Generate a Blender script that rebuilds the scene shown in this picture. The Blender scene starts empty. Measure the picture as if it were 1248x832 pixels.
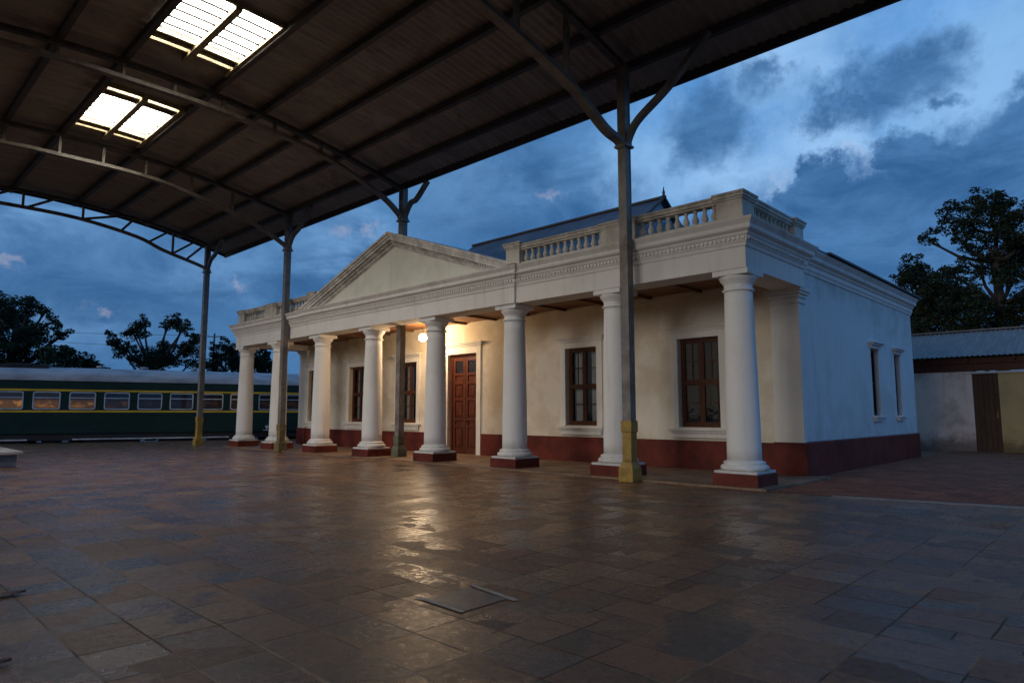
import bpy, math, random
from mathutils import Vector, Matrix
random.seed(7)
R = math.radians
scene = bpy.context.scene
col = scene.collection

# ------------------------------------------------------------------ materials
def nt(mat):
    return mat.node_tree.nodes, mat.node_tree.links

class NB:
    """small node-graph helper"""
    def __init__(self, tree):
        self.n, self.l = tree.nodes, tree.links
    def new(self, t, **kw):
        x = self.n.new(t)
        for k, v in kw.items():
            setattr(x, k, v)
        return x
    def put(self, sock, v):
        if isinstance(v, bpy.types.NodeSocket):
            self.l.new(v, sock)
        elif v is not None:
            try:
                sock.default_value = v
            except Exception:
                sock.default_value = (*v, 1.0) if len(v) == 3 else v
    def math(self, op, a, b=None, c=None, clamp=False):
        x = self.new('ShaderNodeMath', operation=op, use_clamp=clamp)
        for i, v in enumerate((a, b, c)):
            if v is not None: self.put(x.inputs[i], v)
        return x.outputs[0]
    def vmath(self, op, a, b=None, out=0, s=None):
        x = self.new('ShaderNodeVectorMath', operation=op)
        self.put(x.inputs[0], a)
        if b is not None: self.put(x.inputs[1], b)
        if s is not None: self.put(x.inputs['Scale'], s)
        return x.outputs[out]
    def mix(self, f, a, b, blend='MIX'):
        x = self.new('ShaderNodeMix', data_type='RGBA', blend_type=blend)
        self.put(x.inputs['Factor'], f)
        self.put(x.inputs[6], a if isinstance(a, bpy.types.NodeSocket) else (*a, 1.0))
        self.put(x.inputs[7], b if isinstance(b, bpy.types.NodeSocket) else (*b, 1.0))
        return x.outputs[2]
    def noise(self, vec, scale, detail=4, rough=.55, dist=0.0, out=0):
        x = self.new('ShaderNodeTexNoise')
        if vec is not None: self.put(x.inputs['Vector'], vec)
        x.inputs['Scale'].default_value = scale
        x.inputs['Detail'].default_value = detail
        x.inputs['Roughness'].default_value = rough
        x.inputs['Distortion'].default_value = dist
        return x.outputs[out]
    def step(self, v, a, b, lo=0.0, hi=1.0):
        x = self.new('ShaderNodeMapRange', interpolation_type='SMOOTHSTEP')
        self.put(x.inputs[0], v)
        x.inputs[1].default_value = a; x.inputs[2].default_value = b
        x.inputs[3].default_value = lo; x.inputs[4].default_value = hi
        return x.outputs[0]
    def bump(self, h, strength=.3, dist=.01, normal=None):
        x = self.new('ShaderNodeBump')
        x.inputs['Strength'].default_value = strength
        x.inputs['Distance'].default_value = dist
        self.put(x.inputs['Height'], h)
        if normal is not None: self.put(x.inputs['Normal'], normal)
        return x.outputs[0]

def new_mat(name):
    m = bpy.data.materials.new(name); m.use_nodes = True
    b = m.node_tree.nodes['Principled BSDF']
    return m, NB(m.node_tree), b

def mat_basic(name, colr, rough=.6, var=.25, scale=3., bump=.15, bscale=40., metal=0.0, spec=.5, dark=None, dscale=1.2, damt=.5, drange=(.5, .72)):
    """colour with large and fine variation, optional dirt patches, bump"""
    m, g, b = new_mat(name)
    pos = g.new('ShaderNodeNewGeometry').outputs['Position']
    n1 = g.noise(pos, scale, 5, .6)
    lo = tuple(c * (1 - var) for c in colr); hi = tuple(min(1, c * (1 + var)) for c in colr)
    c = g.mix(g.step(n1, .3, .7), lo, hi)
    n2 = g.noise(pos, scale * 9, 4, .65)
    c = g.mix(g.math('MULTIPLY', g.step(n2, .35, .75), .25), c, tuple(x * .6 for x in colr))
    if dark:
        n3 = g.noise(pos, dscale, 6, .65, .4)
        c = g.mix(g.math('MULTIPLY', g.step(n3, *drange), damt), c, dark)
    g.put(b.inputs['Base Color'], c)
    g.put(b.inputs['Roughness'], g.math('ADD', rough - .08, g.math('MULTIPLY', n2, .16)))
    b.inputs['Metallic'].default_value = metal
    b.inputs['Specular IOR Level'].default_value = spec
    nb = g.noise(pos, bscale, 4, .6)
    g.put(b.inputs['Normal'], g.bump(nb, bump, .02))
    return m

def mat_plaster(name, colr, stain=(.25, .21, .16), streak=.35, mott=.2, mottc=None, ztop=None, grime=0.35, blot=(.45, .7), zbot=None, zamt=.8):
    """painted lime plaster: mottling, vertical dirt streaks, dark run-off under ledges"""
    m, g, b = new_mat(name)
    pos = g.new('ShaderNodeNewGeometry').outputs['Position']
    sep = g.new('ShaderNodeSeparateXYZ'); g.put(sep.inputs[0], pos)
    n1 = g.noise(pos, .9, 6, .62, .3)
    c = g.mix(g.math('MULTIPLY', g.step(n1, blot[0], blot[1]), mott), colr, mottc or tuple(x * .6 for x in colr))
    # streaks : noise squeezed in z
    sv = g.vmath('MULTIPLY', pos, (5.5, 5.5, .45))
    n2 = g.noise(sv, 1.0, 5, .6, .2)
    c = g.mix(g.math('MULTIPLY', g.step(n2, .52, .8), streak), c, stain)
    n3 = g.noise(pos, 14, 5, .7)
    c = g.mix(g.math('MULTIPLY', g.step(n3, .55, .8), .3), c, tuple(x * .75 for x in colr))
    if ztop is not None:
        # dark weathering near / above a height
        zz = g.math('ADD', sep.outputs[2], g.math('MULTIPLY', g.math('SUBTRACT', n1, .5), 1.1))
        f = g.step(zz, ztop[0], ztop[1])
        n4 = g.noise(pos, 3.2, 6, .7)
        f = g.math('MULTIPLY', f, g.step(n4, .35, .62))
        c = g.mix(g.math('MULTIPLY', f, grime), c, (.10, .085, .06))
    if zbot is not None:
        n6 = g.noise(pos, 2.6, 6, .68)
        zz = g.math('ADD', sep.outputs[2], g.math('MULTIPLY', g.math('SUBTRACT', n6, .5), zbot * 1.6))
        c = g.mix(g.math('MULTIPLY', g.step(zz, zbot, zbot * .15), zamt), c, tuple(x * .5 for x in stain))
    g.put(b.inputs['Base Color'], c)
    b.inputs['Roughness'].default_value = .82
    b.inputs['Specular IOR Level'].default_value = .25
    h = g.math('ADD', g.math('MULTIPLY', g.noise(pos, 2.2, 5, .6), 1.0), g.math('MULTIPLY', g.noise(pos, 26, 4, .6), .25))
    g.put(b.inputs['Normal'], g.bump(h, .35, .03))
    return m

def mat_wood(name, c1, c2, axis=2, rough=.45, sc=1.0):
    m, g, b = new_mat(name)
    pos = g.new('ShaderNodeTexCoord').outputs['Object']
    s = [14 * sc] * 3; s[axis] = .9 * sc
    v = g.vmath('MULTIPLY', pos, tuple(s))
    n = g.noise(v, 1.3, 6, .6, .8)
    c = g.mix(g.step(n, .3, .72), c1, c2)
    n2 = g.noise(pos, 1.5, 4, .6)
    c = g.mix(g.math('MULTIPLY', g.step(n2, .45, .75), .45), c, tuple(x * .5 for x in c1))
    g.put(b.inputs['Base Color'], c)
    g.put(b.inputs['Roughness'], g.math('ADD', rough - .1, g.math('MULTIPLY', n2, .25)))
    g.put(b.inputs['Normal'], g.bump(n, .25, .01))
    return m

def mat_corrug(name, c1, c2, axis=0, pitch=.2, rough=.5, metal=.3, rust=(.12, .05, .025), ramt=.4, joints=None):
    m, g, b = new_mat(name)
    pos = g.new('ShaderNodeTexCoord').outputs['Object']
    sep = g.new('ShaderNodeSeparateXYZ'); g.put(sep.inputs[0], pos)
    s = [1.2, 1.2, 1.2]; s[axis] = 5.0
    n = g.noise(g.vmath('MULTIPLY', pos, tuple(s)), 1.0, 5, .6)
    c = g.mix(g.step(n, .35, .68), c1, c2)
    # individual sheets differ a little in tone
    cell = g.math('FLOOR', g.math('DIVIDE', sep.outputs[axis], .85))
    wn = g.new('ShaderNodeTexWhiteNoise', noise_dimensions='1D'); g.put(wn.inputs['W'], cell)
    c = g.mix(g.math('MULTIPLY', wn.outputs[0], .45), c, tuple(x * .55 for x in c1))
    n2 = g.noise(pos, 1.1, 6, .7, .5)
    c = g.mix(g.math('MULTIPLY', g.step(n2, .52, .72), ramt), c, rust)
    g.put(b.inputs['Base Color'], c)
    b.inputs['Roughness'].default_value = rough
    b.inputs['Metallic'].default_value = metal
    return m

def mat_emit(name, colr, strength, base=(.8, .8, .8)):
    m, g, b = new_mat(name)
    b.inputs['Base Color'].default_value = (*base, 1)
    b.inputs['Emission Color'].default_value = (*colr, 1)
    b.inputs['Emission Strength'].default_value = strength
    return m

def mat_glass(name, tint=(.78, .80, .79), refl=.42):
    m = bpy.data.materials.new(name); m.use_nodes = True
    g = NB(m.node_tree); m.node_tree.nodes.clear()
    out = g.new('ShaderNodeOutputMaterial')
    fr = g.new('ShaderNodeFresnel'); fr.inputs['IOR'].default_value = 1.55
    pos = g.new('ShaderNodeNewGeometry').outputs['Position']
    bm_ = g.bump(g.noise(pos, 5, 2, .5), .12, .02)
    gl = g.new('ShaderNodeBsdfGlossy'); gl.inputs['Roughness'].default_value = .03
    gl.inputs['Color'].default_value = (refl, refl, refl, 1)
    g.put(gl.inputs['Normal'], bm_)
    tr = g.new('ShaderNodeBsdfTransparent'); tr.inputs['Color'].default_value = (*tint, 1)
    mx = g.new('ShaderNodeMixShader')
    g.put(mx.inputs[0], g.math('ADD', fr.outputs[0], .03))
    g.put(mx.inputs[1], tr.outputs[0]); g.put(mx.inputs[2], gl.outputs[0])
    g.put(out.inputs[0], mx.outputs[0])
    return m

def mat_leaf(name, c1, c2):
    m, g, b = new_mat(name)
    pos = g.new('ShaderNodeNewGeometry').outputs['Position']
    c = g.mix(g.step(g.noise(pos, .55, 4, .6), .35, .68), c1, c2)
    g.put(b.inputs['Base Color'], c)
    b.inputs['Roughness'].default_value = .65
    b.inputs['Specular IOR Level'].default_value = .2
    return m

M = {}
M['white'] = mat_plaster('painted plaster', (.72, .70, .66), stain=(.34, .30, .24), streak=.30, mott=.22, mottc=(.52, .49, .43))
M['entab'] = mat_plaster('weathered plaster', (.73, .70, .65), stain=(.26, .23, .18), streak=.38, mott=.30, mottc=(.56, .53, .46), ztop=(4.5, 5.2), grime=.5)
M['parapet'] = mat_plaster('stained parapet plaster', (.64, .59, .51), stain=(.20, .16, .11), streak=.55, mott=.45, mottc=(.36, .32, .25), ztop=(4.6, 5.6), grime=.6)
M['tymp'] = mat_plaster('tympanum plaster', (.66, .66, .57), stain=(.36, .34, .27), streak=.3, mott=.4, mottc=(.47, .46, .37))
M['cream'] = mat_plaster('cream wall plaster', (.70, .635, .52), stain=(.48, .40, .28), streak=.30, mott=.75, mottc=(.54, .45, .31), blot=(.40, .62))
M['side'] = mat_plaster('side wall plaster', (.66, .655, .64), stain=(.40, .38, .35), streak=.5, mott=.55, mottc=(.50, .48, .44), ztop=(3.4, 4.9), grime=.4, zbot=1.3, zamt=.28)
M['shaft'] = mat_plaster('column paint', (.76, .74, .70), stain=(.42, .37, .30), streak=.34, mott=.3, mottc=(.58, .54, .48), zbot=.55, zamt=.45)
M['trim'] = mat_plaster('window trim paint', (.72, .68, .60), stain=(.42, .36, .28), streak=.3, mott=.3)
M['red'] = mat_basic('oxide red paint', (.13, .024, .015), .6, .35, 1.6, .15, 30, spec=.2, dark=(.03, .012, .01), dscale=2.2, damt=.55)
M['redside'] = mat_basic('oxide red side paint', (.15, .028, .022), .6, .3, 1.6, .15, 30, spec=.2, dark=(.035, .014, .012), dscale=2.2, damt=.5)
M['door'] = mat_wood('reddish door wood', (.125, .032, .011), (.06, .014, .006))
M['door'].node_tree.nodes['Principled BSDF'].inputs['Specular IOR Level'].default_value = .25
M['win'] = mat_wood('brown window wood', (.105, .036, .014), (.055, .018, .008))
M['win'].node_tree.nodes['Principled BSDF'].inputs['Specular IOR Level'].default_value = .2
M['winred'] = mat_wood('dark red frame', (.10, .026, .014), (.055, .016, .010))
M['winred'].node_tree.nodes['Principled BSDF'].inputs['Specular IOR Level'].default_value = .15
M['ceil'] = mat_wood('porch ceiling boards', (.30, .13, .05), (.18, .07, .025), axis=0, rough=.5, sc=.6)
M['joist'] = mat_wood('porch joist', (.17, .07, .028), (.10, .04, .016), axis=1)
M['glass'] = mat_glass('window glass')
M['doorglass'] = mat_basic('dark door glass', (.022, .018, .014), .22, .3, bump=.02)
M['curtain'] = mat_basic('lace curtain', (.72, .70, .66), .9, .15, 4, .1, 60)
M['curtaindark'] = mat_basic('shaded curtain', (.055, .05, .045), .9, .15, 4, .1, 60)  # curtain with shade put into a much darker colour
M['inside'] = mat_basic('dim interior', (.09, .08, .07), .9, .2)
M['slate'] = mat_basic('slate roofing', (.075, .082, .105), .55, .3, 1.2, .2, 20, dark=(.04, .045, .055), dscale=1.5)
M['gablet'] = mat_plaster('gablet plaster', (.40, .42, .46), streak=.3)
M['steel'] = mat_basic('grey brown steel paint', (.20, .178, .152), .5, .3, 2.5, .12, 50, metal=0.1, dark=(.06, .03, .018), dscale=3, damt=.6)
M['steeldark'] = mat_basic('dark steel paint', (.075, .064, .054), .6, .3, 2.5, .12, 50, dark=(.05, .024, .014), dscale=3, damt=.6)
M['chord'] = mat_basic('pale steel chord paint', (.17, .145, .11), .5, .3, 2.5, .12, 50, dark=(.08, .045, .025), dscale=3, damt=.6)
M['yellow'] = mat_basic('yellow hazard paint', (.36, .22, .035), .5, .3, 4, .15, 40, dark=(.13, .09, .04), dscale=6, damt=.7)
M['ochre'] = mat_basic('faded ochre paint', (.19, .145, .06), .55, .35, 4, .2, 40, dark=(.08, .07, .04), dscale=5, damt=.7)
M['moss'] = mat_basic('mossy green paint', (.13, .125, .075), .7, .35, 5, .3, 40, dark=(.05, .055, .03), dscale=5, damt=.7)
M['roofunder'] = mat_corrug('roof sheet', (.37, .335, .30), (.27, .243, .215), 0, .2, .62, 0.0, (.085, .045, .028), .5)
M['shedroof'] = mat_corrug('shed roof sheet', (.24, .215, .20), (.16, .15, .145), 0, .2, .7, 0.0, (.12, .09, .08), .35)
M['fascia'] = mat_basic('dark eave board', (.05, .035, .028), .6, .3, 3)
M['barblack'] = mat_basic('near black glazing bar', (.012, .011, .009), .8, .3)  # backlit look put into the colour: bars stay dark against the glowing sheets
M['skyframe'] = mat_basic('pale skylight frame', (.34, .28, .16), .6, .3, 5, .2, 30, dark=(.10, .06, .03), dscale=7, damt=.7)

# translucent skylight sheet; its glow is added emission that also fills facade and floor
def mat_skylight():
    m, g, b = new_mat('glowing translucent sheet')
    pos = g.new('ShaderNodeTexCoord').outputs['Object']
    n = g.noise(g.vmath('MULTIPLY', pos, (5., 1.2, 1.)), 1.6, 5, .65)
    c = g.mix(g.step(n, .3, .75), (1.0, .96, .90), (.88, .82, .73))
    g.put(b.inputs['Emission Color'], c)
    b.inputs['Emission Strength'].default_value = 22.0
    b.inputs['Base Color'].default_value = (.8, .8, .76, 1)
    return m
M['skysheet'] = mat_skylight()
M['globe'] = mat_emit('lamp globe glass', (1.0, .72, .43), 330.0)
M['brass'] = mat_basic('dull metal', (.12, .09, .05), .4, .2, metal=.8)

def mat_train(name, colr, rough=.3):
    m, g, b = new_mat(name)
    pos = g.new('ShaderNodeTexCoord').outputs['Object']
    n = g.noise(g.vmath('MULTIPLY', pos, (.6, 1, 2.2)), 1.4, 6, .65)
    c = g.mix(g.step(n, .35, .75), colr, tuple(x * .55 + .004 for x in colr))
    g.put(b.inputs['Base Color'], c)
    g.put(b.inputs['Roughness'], g.math('ADD', rough, g.math('MULTIPLY', n, .3)))
    b.inputs['Specular IOR Level'].default_value = .18
    return m
M['coach'] = mat_train('dark green coach paint', (.009, .034, .028), .38)
M['coachroof'] = mat_train('grey coach roof', (.40, .41, .43), .5)
M['stripe'] = mat_train('yellow line paint', (.78, .47, .04), .4)
M['under'] = mat_basic('black underframe', (.012, .012, .012), .6, .3)
M['tframe'] = mat_basic('aluminium window frame', (.55, .55, .55), .35, .2, metal=.6)
M['foot'] = mat_basic('pale footboard edge', (.52, .52, .54), .5, .3, 3)
M['tglass'] = mat_basic('dark coach glass', (.012, .013, .016), .08, .2, spec=.6, bump=0.0)
def mat_lit(name, seed, amt):  # warm light of the coach interior painted into the pane as emission
    m, g, b = new_mat(name)
    pos = g.new('ShaderNodeTexCoord').outputs['Object']
    v = g.vmath('ADD', pos, (seed * 3.7, 0, seed * 1.3))
    n = g.noise(g.vmath('MULTIPLY', v, (2.4, 1, 3.2)), 1.0, 2, .5)
    sep = g.new('ShaderNodeSeparateXYZ'); g.put(sep.inputs[0], pos)
    low = g.step(sep.outputs[2], 1.98, 1.80)
    low2 = g.step(sep.outputs[2], 1.5, 1.66)
    f = g.math('MULTIPLY', g.math('MULTIPLY', g.step(n, .50, .72), low), low2)
    f = g.math('ADD', g.math('MULTIPLY', f, .7), g.math('MULTIPLY', low, .16))
    c = g.mix(f, (.02, .012, .006), (1.0, .42, .07))
    g.put(b.inputs['Emission Color'], c)
    b.inputs['Emission Strength'].default_value = amt
    b.inputs['Base Color'].default_value = (.012, .012, .014, 1)
    b.inputs['Roughness'].default_value = .08
    return m
M['bark'] = mat_basic('dark bark', (.035, .028, .022), .9, .3, 3, .4, 20)
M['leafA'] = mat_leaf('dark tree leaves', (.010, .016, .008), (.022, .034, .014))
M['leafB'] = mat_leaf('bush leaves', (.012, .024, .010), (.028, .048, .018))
M['shedwall'] = mat_plaster('shed wall plaster', (.76, .56, .45), stain=(.20, .13, .09), streak=.45, mott=.6, mottc=(.27, .20, .16), zbot=.75)
M['shedtan'] = mat_plaster('shed tan plaster', (.46, .32, .14), stain=(.20, .13, .06), streak=.35, mott=.5, zbot=.6)
M['sheddoor'] = mat_wood('dark brown plank door', (.085, .038, .019), (.045, .021, .012))
M['sheddoor'].node_tree.nodes['Principled BSDF'].inputs['Specular IOR Level'].default_value = .15
M['lintel'] = mat_plaster('pale lintel', (.5, .47, .42))
M['concrete'] = mat_basic('bench concrete', (.16, .17, .19), .8, .25, 2, .3, 20)
M['slab'] = mat_basic('pale slab', (.46, .42, .37), .7, .25, 3, .25, 20, dark=(.24, .2, .17), dscale=2)
M['deadleaf'] = mat_basic('dry leaf', (.07, .024, .012), .6, .35, 30)
M['pole'] = mat_basic('grey pole wood', (.05, .045, .04), .9, .3)
M['soil'] = mat_basic('dark earth', (.13, .105, .08), .95, .35, .5, .4, 6)
M['ballast'] = mat_basic('ballast', (.09, .085, .08), .95, .4, 9, .6, 25)
M['rail'] = mat_basic('rail steel', (.3, .28, .26), .35, .2, metal=.9)

def mat_paving():
    m, g, b = new_mat('stone paving')
    pos0 = g.new('ShaderNodeTexCoord').outputs['Object']
    wob = g.noise(pos0, 1.7, 3, .5, out=1)
    pos = g.vmath('ADD', pos0, g.vmath('SCALE', g.vmath('SUBTRACT', wob, (.5, .5, .5)), s=.022))
    pos = g.vmath('MULTIPLY', g.vmath('ADD', pos, (60.27, 60.43, 0)), (1.2, 1.2, 0))
    big = g.vmath('FLOOR', g.vmath('DIVIDE', pos, (1.2, .9, 1)))
    w = g.new('ShaderNodeTexWhiteNoise', noise_dimensions='3D'); g.put(w.inputs['Vector'], big)
    wv = w.outputs[0]
    def pick(a, b_, f):
        x = g.new('ShaderNodeMix', data_type='VECTOR')
        g.put(x.inputs['Factor'], f); x.inputs[4].default_value = a if not isinstance(a, bpy.types.NodeSocket) else (0, 0, 0)
        if isinstance(a, bpy.types.NodeSocket): g.l.new(a, x.inputs[4])
        x.inputs[5].default_value = b_
        return x.outputs[1]
    s1 = pick((.6, .45, 1), (.4, .45, 1), g.math('GREATER_THAN', wv, .38))
    s2 = pick(s1, (.6, .45, 1), g.math('GREATER_THAN', wv, .58))
    size = pick(s2, (.6, .9, 1), g.math('GREATER_THAN', wv, .80))
    q = g.vmath('DIVIDE', pos, size)
    tid = g.vmath('ADD', g.vmath('FLOOR', q), g.vmath('SCALE', big, s=7.31))
    fr = g.vmath('FRACTION', q)
    edge = g.vmath('MULTIPLY', g.vmath('MINIMUM', fr, g.vmath('SUBTRACT', (1, 1, 1), fr)), size)
    se = g.new('ShaderNodeSeparateXYZ'); g.put(se.inputs[0], edge)
    d = g.math('MINIMUM', se.outputs[0], se.outputs[1])
    joint = g.step(d, .011, .004)
    rnd = g.new('ShaderNodeTexWhiteNoise', noise_dimensions='3D'); g.put(rnd.inputs['Vector'], tid)
    rs = g.new('ShaderNodeSeparateColor'); g.put(rs.inputs[0], rnd.outputs[1])
    ramp = g.new('ShaderNodeValToRGB')
    g.put(ramp.inputs[0], rs.outputs[0])
    el = ramp.color_ramp.elements
    el[0].position = 0; el[0].color = (.17, .093, .058, 1)
    el[1].position = 1; el[1].color = (.40, .265, .135, 1)
    for p_, c_ in ((.2, (.27, .145, .088)), (.42, (.22, .138, .088)), (.6, (.30, .175, .10)), (.75, (.155, .118, .092)), (.92, (.33, .21, .12))):
        e = el.new(p_); e.color = (*c_, 1)
    ramp.color_ramp.interpolation = 'CONSTANT'
    c = ramp.outputs[0]
    n1 = g.noise(pos0, 9, 8, .76, .2)
    c = g.mix(g.math('MULTIPLY', g.step(n1, .44, .70),  .70), c, (.075, .045, .030))
    n2 = g.noise(pos0, 2.1, 8, .74, .2)
    c = g.mix(g.math('MULTIPLY', g.step(n2, .42, .74), .40), c, (.27, .175, .105))
    n2b = g.noise(pos0, .23, 4, .6)
    c = g.mix(g.math('MULTIPLY', g.step(n2b, .48, .7), .35), c, (.14, .085, .058))
    n5 = g.noise(pos0, 30, 6, .75)
    c = g.mix(g.math('MULTIPLY', g.step(n5, .48, .70), .62), c, (.055, .034, .024))
    # joints: some pale mortar, some dark gaps
    jn = g.noise(pos0, .9, 3, .6)
    jc = g.mix(g.step(jn, .46, .58), (.07, .05, .04), (.34, .26, .18))
    jm = g.math('MULTIPLY', joint, g.step(g.noise(pos0, 2.4, 4, .6), .24, .46))
    c = g.mix(jm, c, jc)
    c = g.mix(1.0, c, (.88, .75, .63), 'MULTIPLY')
    g.put(b.inputs['Base Color'], c)
    # polish varies by stone and by wear
    r = g.math('ADD', g.math('MULTIPLY', g.math('POWER', rs.outputs[1], 1.4), .28), .11)
    nr = g.noise(pos0, 17, 7, .78, .3)
    r = g.math('ADD', r, g.math('MULTIPLY', g.step(nr, .36, .68), .22))
    r = g.math('ADD', r, g.math('MULTIPLY', g.step(n2b, .4, .65), .08))
    r = g.math('ADD', r, g.math('MULTIPLY', jm, .3), clamp=True)
    g.put(b.inputs['Roughness'], r)
    b.inputs['Specular IOR Level'].default_value = .25
    b.inputs['Specular Tint'].default_value = (1.0, .80, .62, 1)
    # stones tilt a hair, faces are worn
    tilt = g.vmath('MULTIPLY', g.vmath('SUBTRACT', rnd.outputs[1], (.5, .5, .5)), (.018, .018, 0))
    nrm = g.vmath('NORMALIZE', g.vmath('ADD', g.new('ShaderNodeNewGeometry').outputs['Normal'], tilt))
    h = g.math('ADD', g.math('MULTIPLY', g.noise(pos0, 3.0, 5, .6), .12), g.math('MULTIPLY', n1, .14))
    h = g.math('ADD', h, g.math('MULTIPLY', g.noise(pos0, 30, 7, .8), .34))
    h = g.math('SUBTRACT', h, g.math('MULTIPLY', jm, .24))
    g.put(b.inputs['Normal'], g.bump(h, .42, .016, nrm))
    return m
M['paving'] = mat_paving()
def mat_floor2(name, c1, c2, rough, tile=None):
    m, g, b = new_mat(name)
    pos = g.new('ShaderNodeTexCoord').outputs['Object']
    n = g.noise(pos, 1.3, 6, .65, .5)
    c = g.mix(g.step(n, .35, .68), c1, c2)
    n2 = g.noise(pos, 18, 5, .7)
    c = g.mix(g.math('MULTIPLY', g.step(n2, .5, .75), .5), c, tuple(x * .45 for x in c1))
    if tile:
        br = g.new('ShaderNodeTexBrick'); g.put(br.inputs['Vector'], pos)
        br.inputs['Scale'].default_value = 1; br.inputs['Brick Width'].default_value = tile[0]; br.inputs['Row Height'].default_value = tile[1]
        br.inputs['Mortar Size'].default_value = .008
        br.inputs['Color1'].default_value = (.7, .7, .7, 1); br.inputs['Color2'].default_value = (1.2, 1.15, 1.1, 1); br.inputs['Mortar'].default_value = (.4, .4, .4, 1)
        c = g.mix(1.0, c, br.outputs[0], 'MULTIPLY')
    g.put(b.inputs['Base Color'], c)
    g.put(b.inputs['Roughness'], g.math('ADD', rough, g.math('MULTIPLY', n2, .3)))
    g.put(b.inputs['Normal'], g.bump(g.math('ADD', n, g.math('MULTIPLY', n2, .3)), .4, .02))
    return m
M['porchfloor'] = mat_floor2('porch floor tiles', (.26, .165, .10), (.19, .118, .07), .45, (.4, .4))
M['yard'] = mat_floor2('red brown yard paving', (.30, .115, .062), (.20, .078, .046), .75, (.24, .12))
M['yard'].node_tree.nodes['Principled BSDF'].inputs['Specular IOR Level'].default_value = .15
M['darkslab'] = mat_floor2('dark slab', (.095, .078, .066), (.05, .042, .038), .3)
M['palestrip'] = mat_floor2('pale strip', (.55, .43, .31), (.34, .26, .18), .55)
M['kerb'] = mat_basic('pale kerb stone', (.20, .18, .155), .6, .3, 3, .25, 20, dark=(.09, .075, .06), dscale=3)

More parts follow.
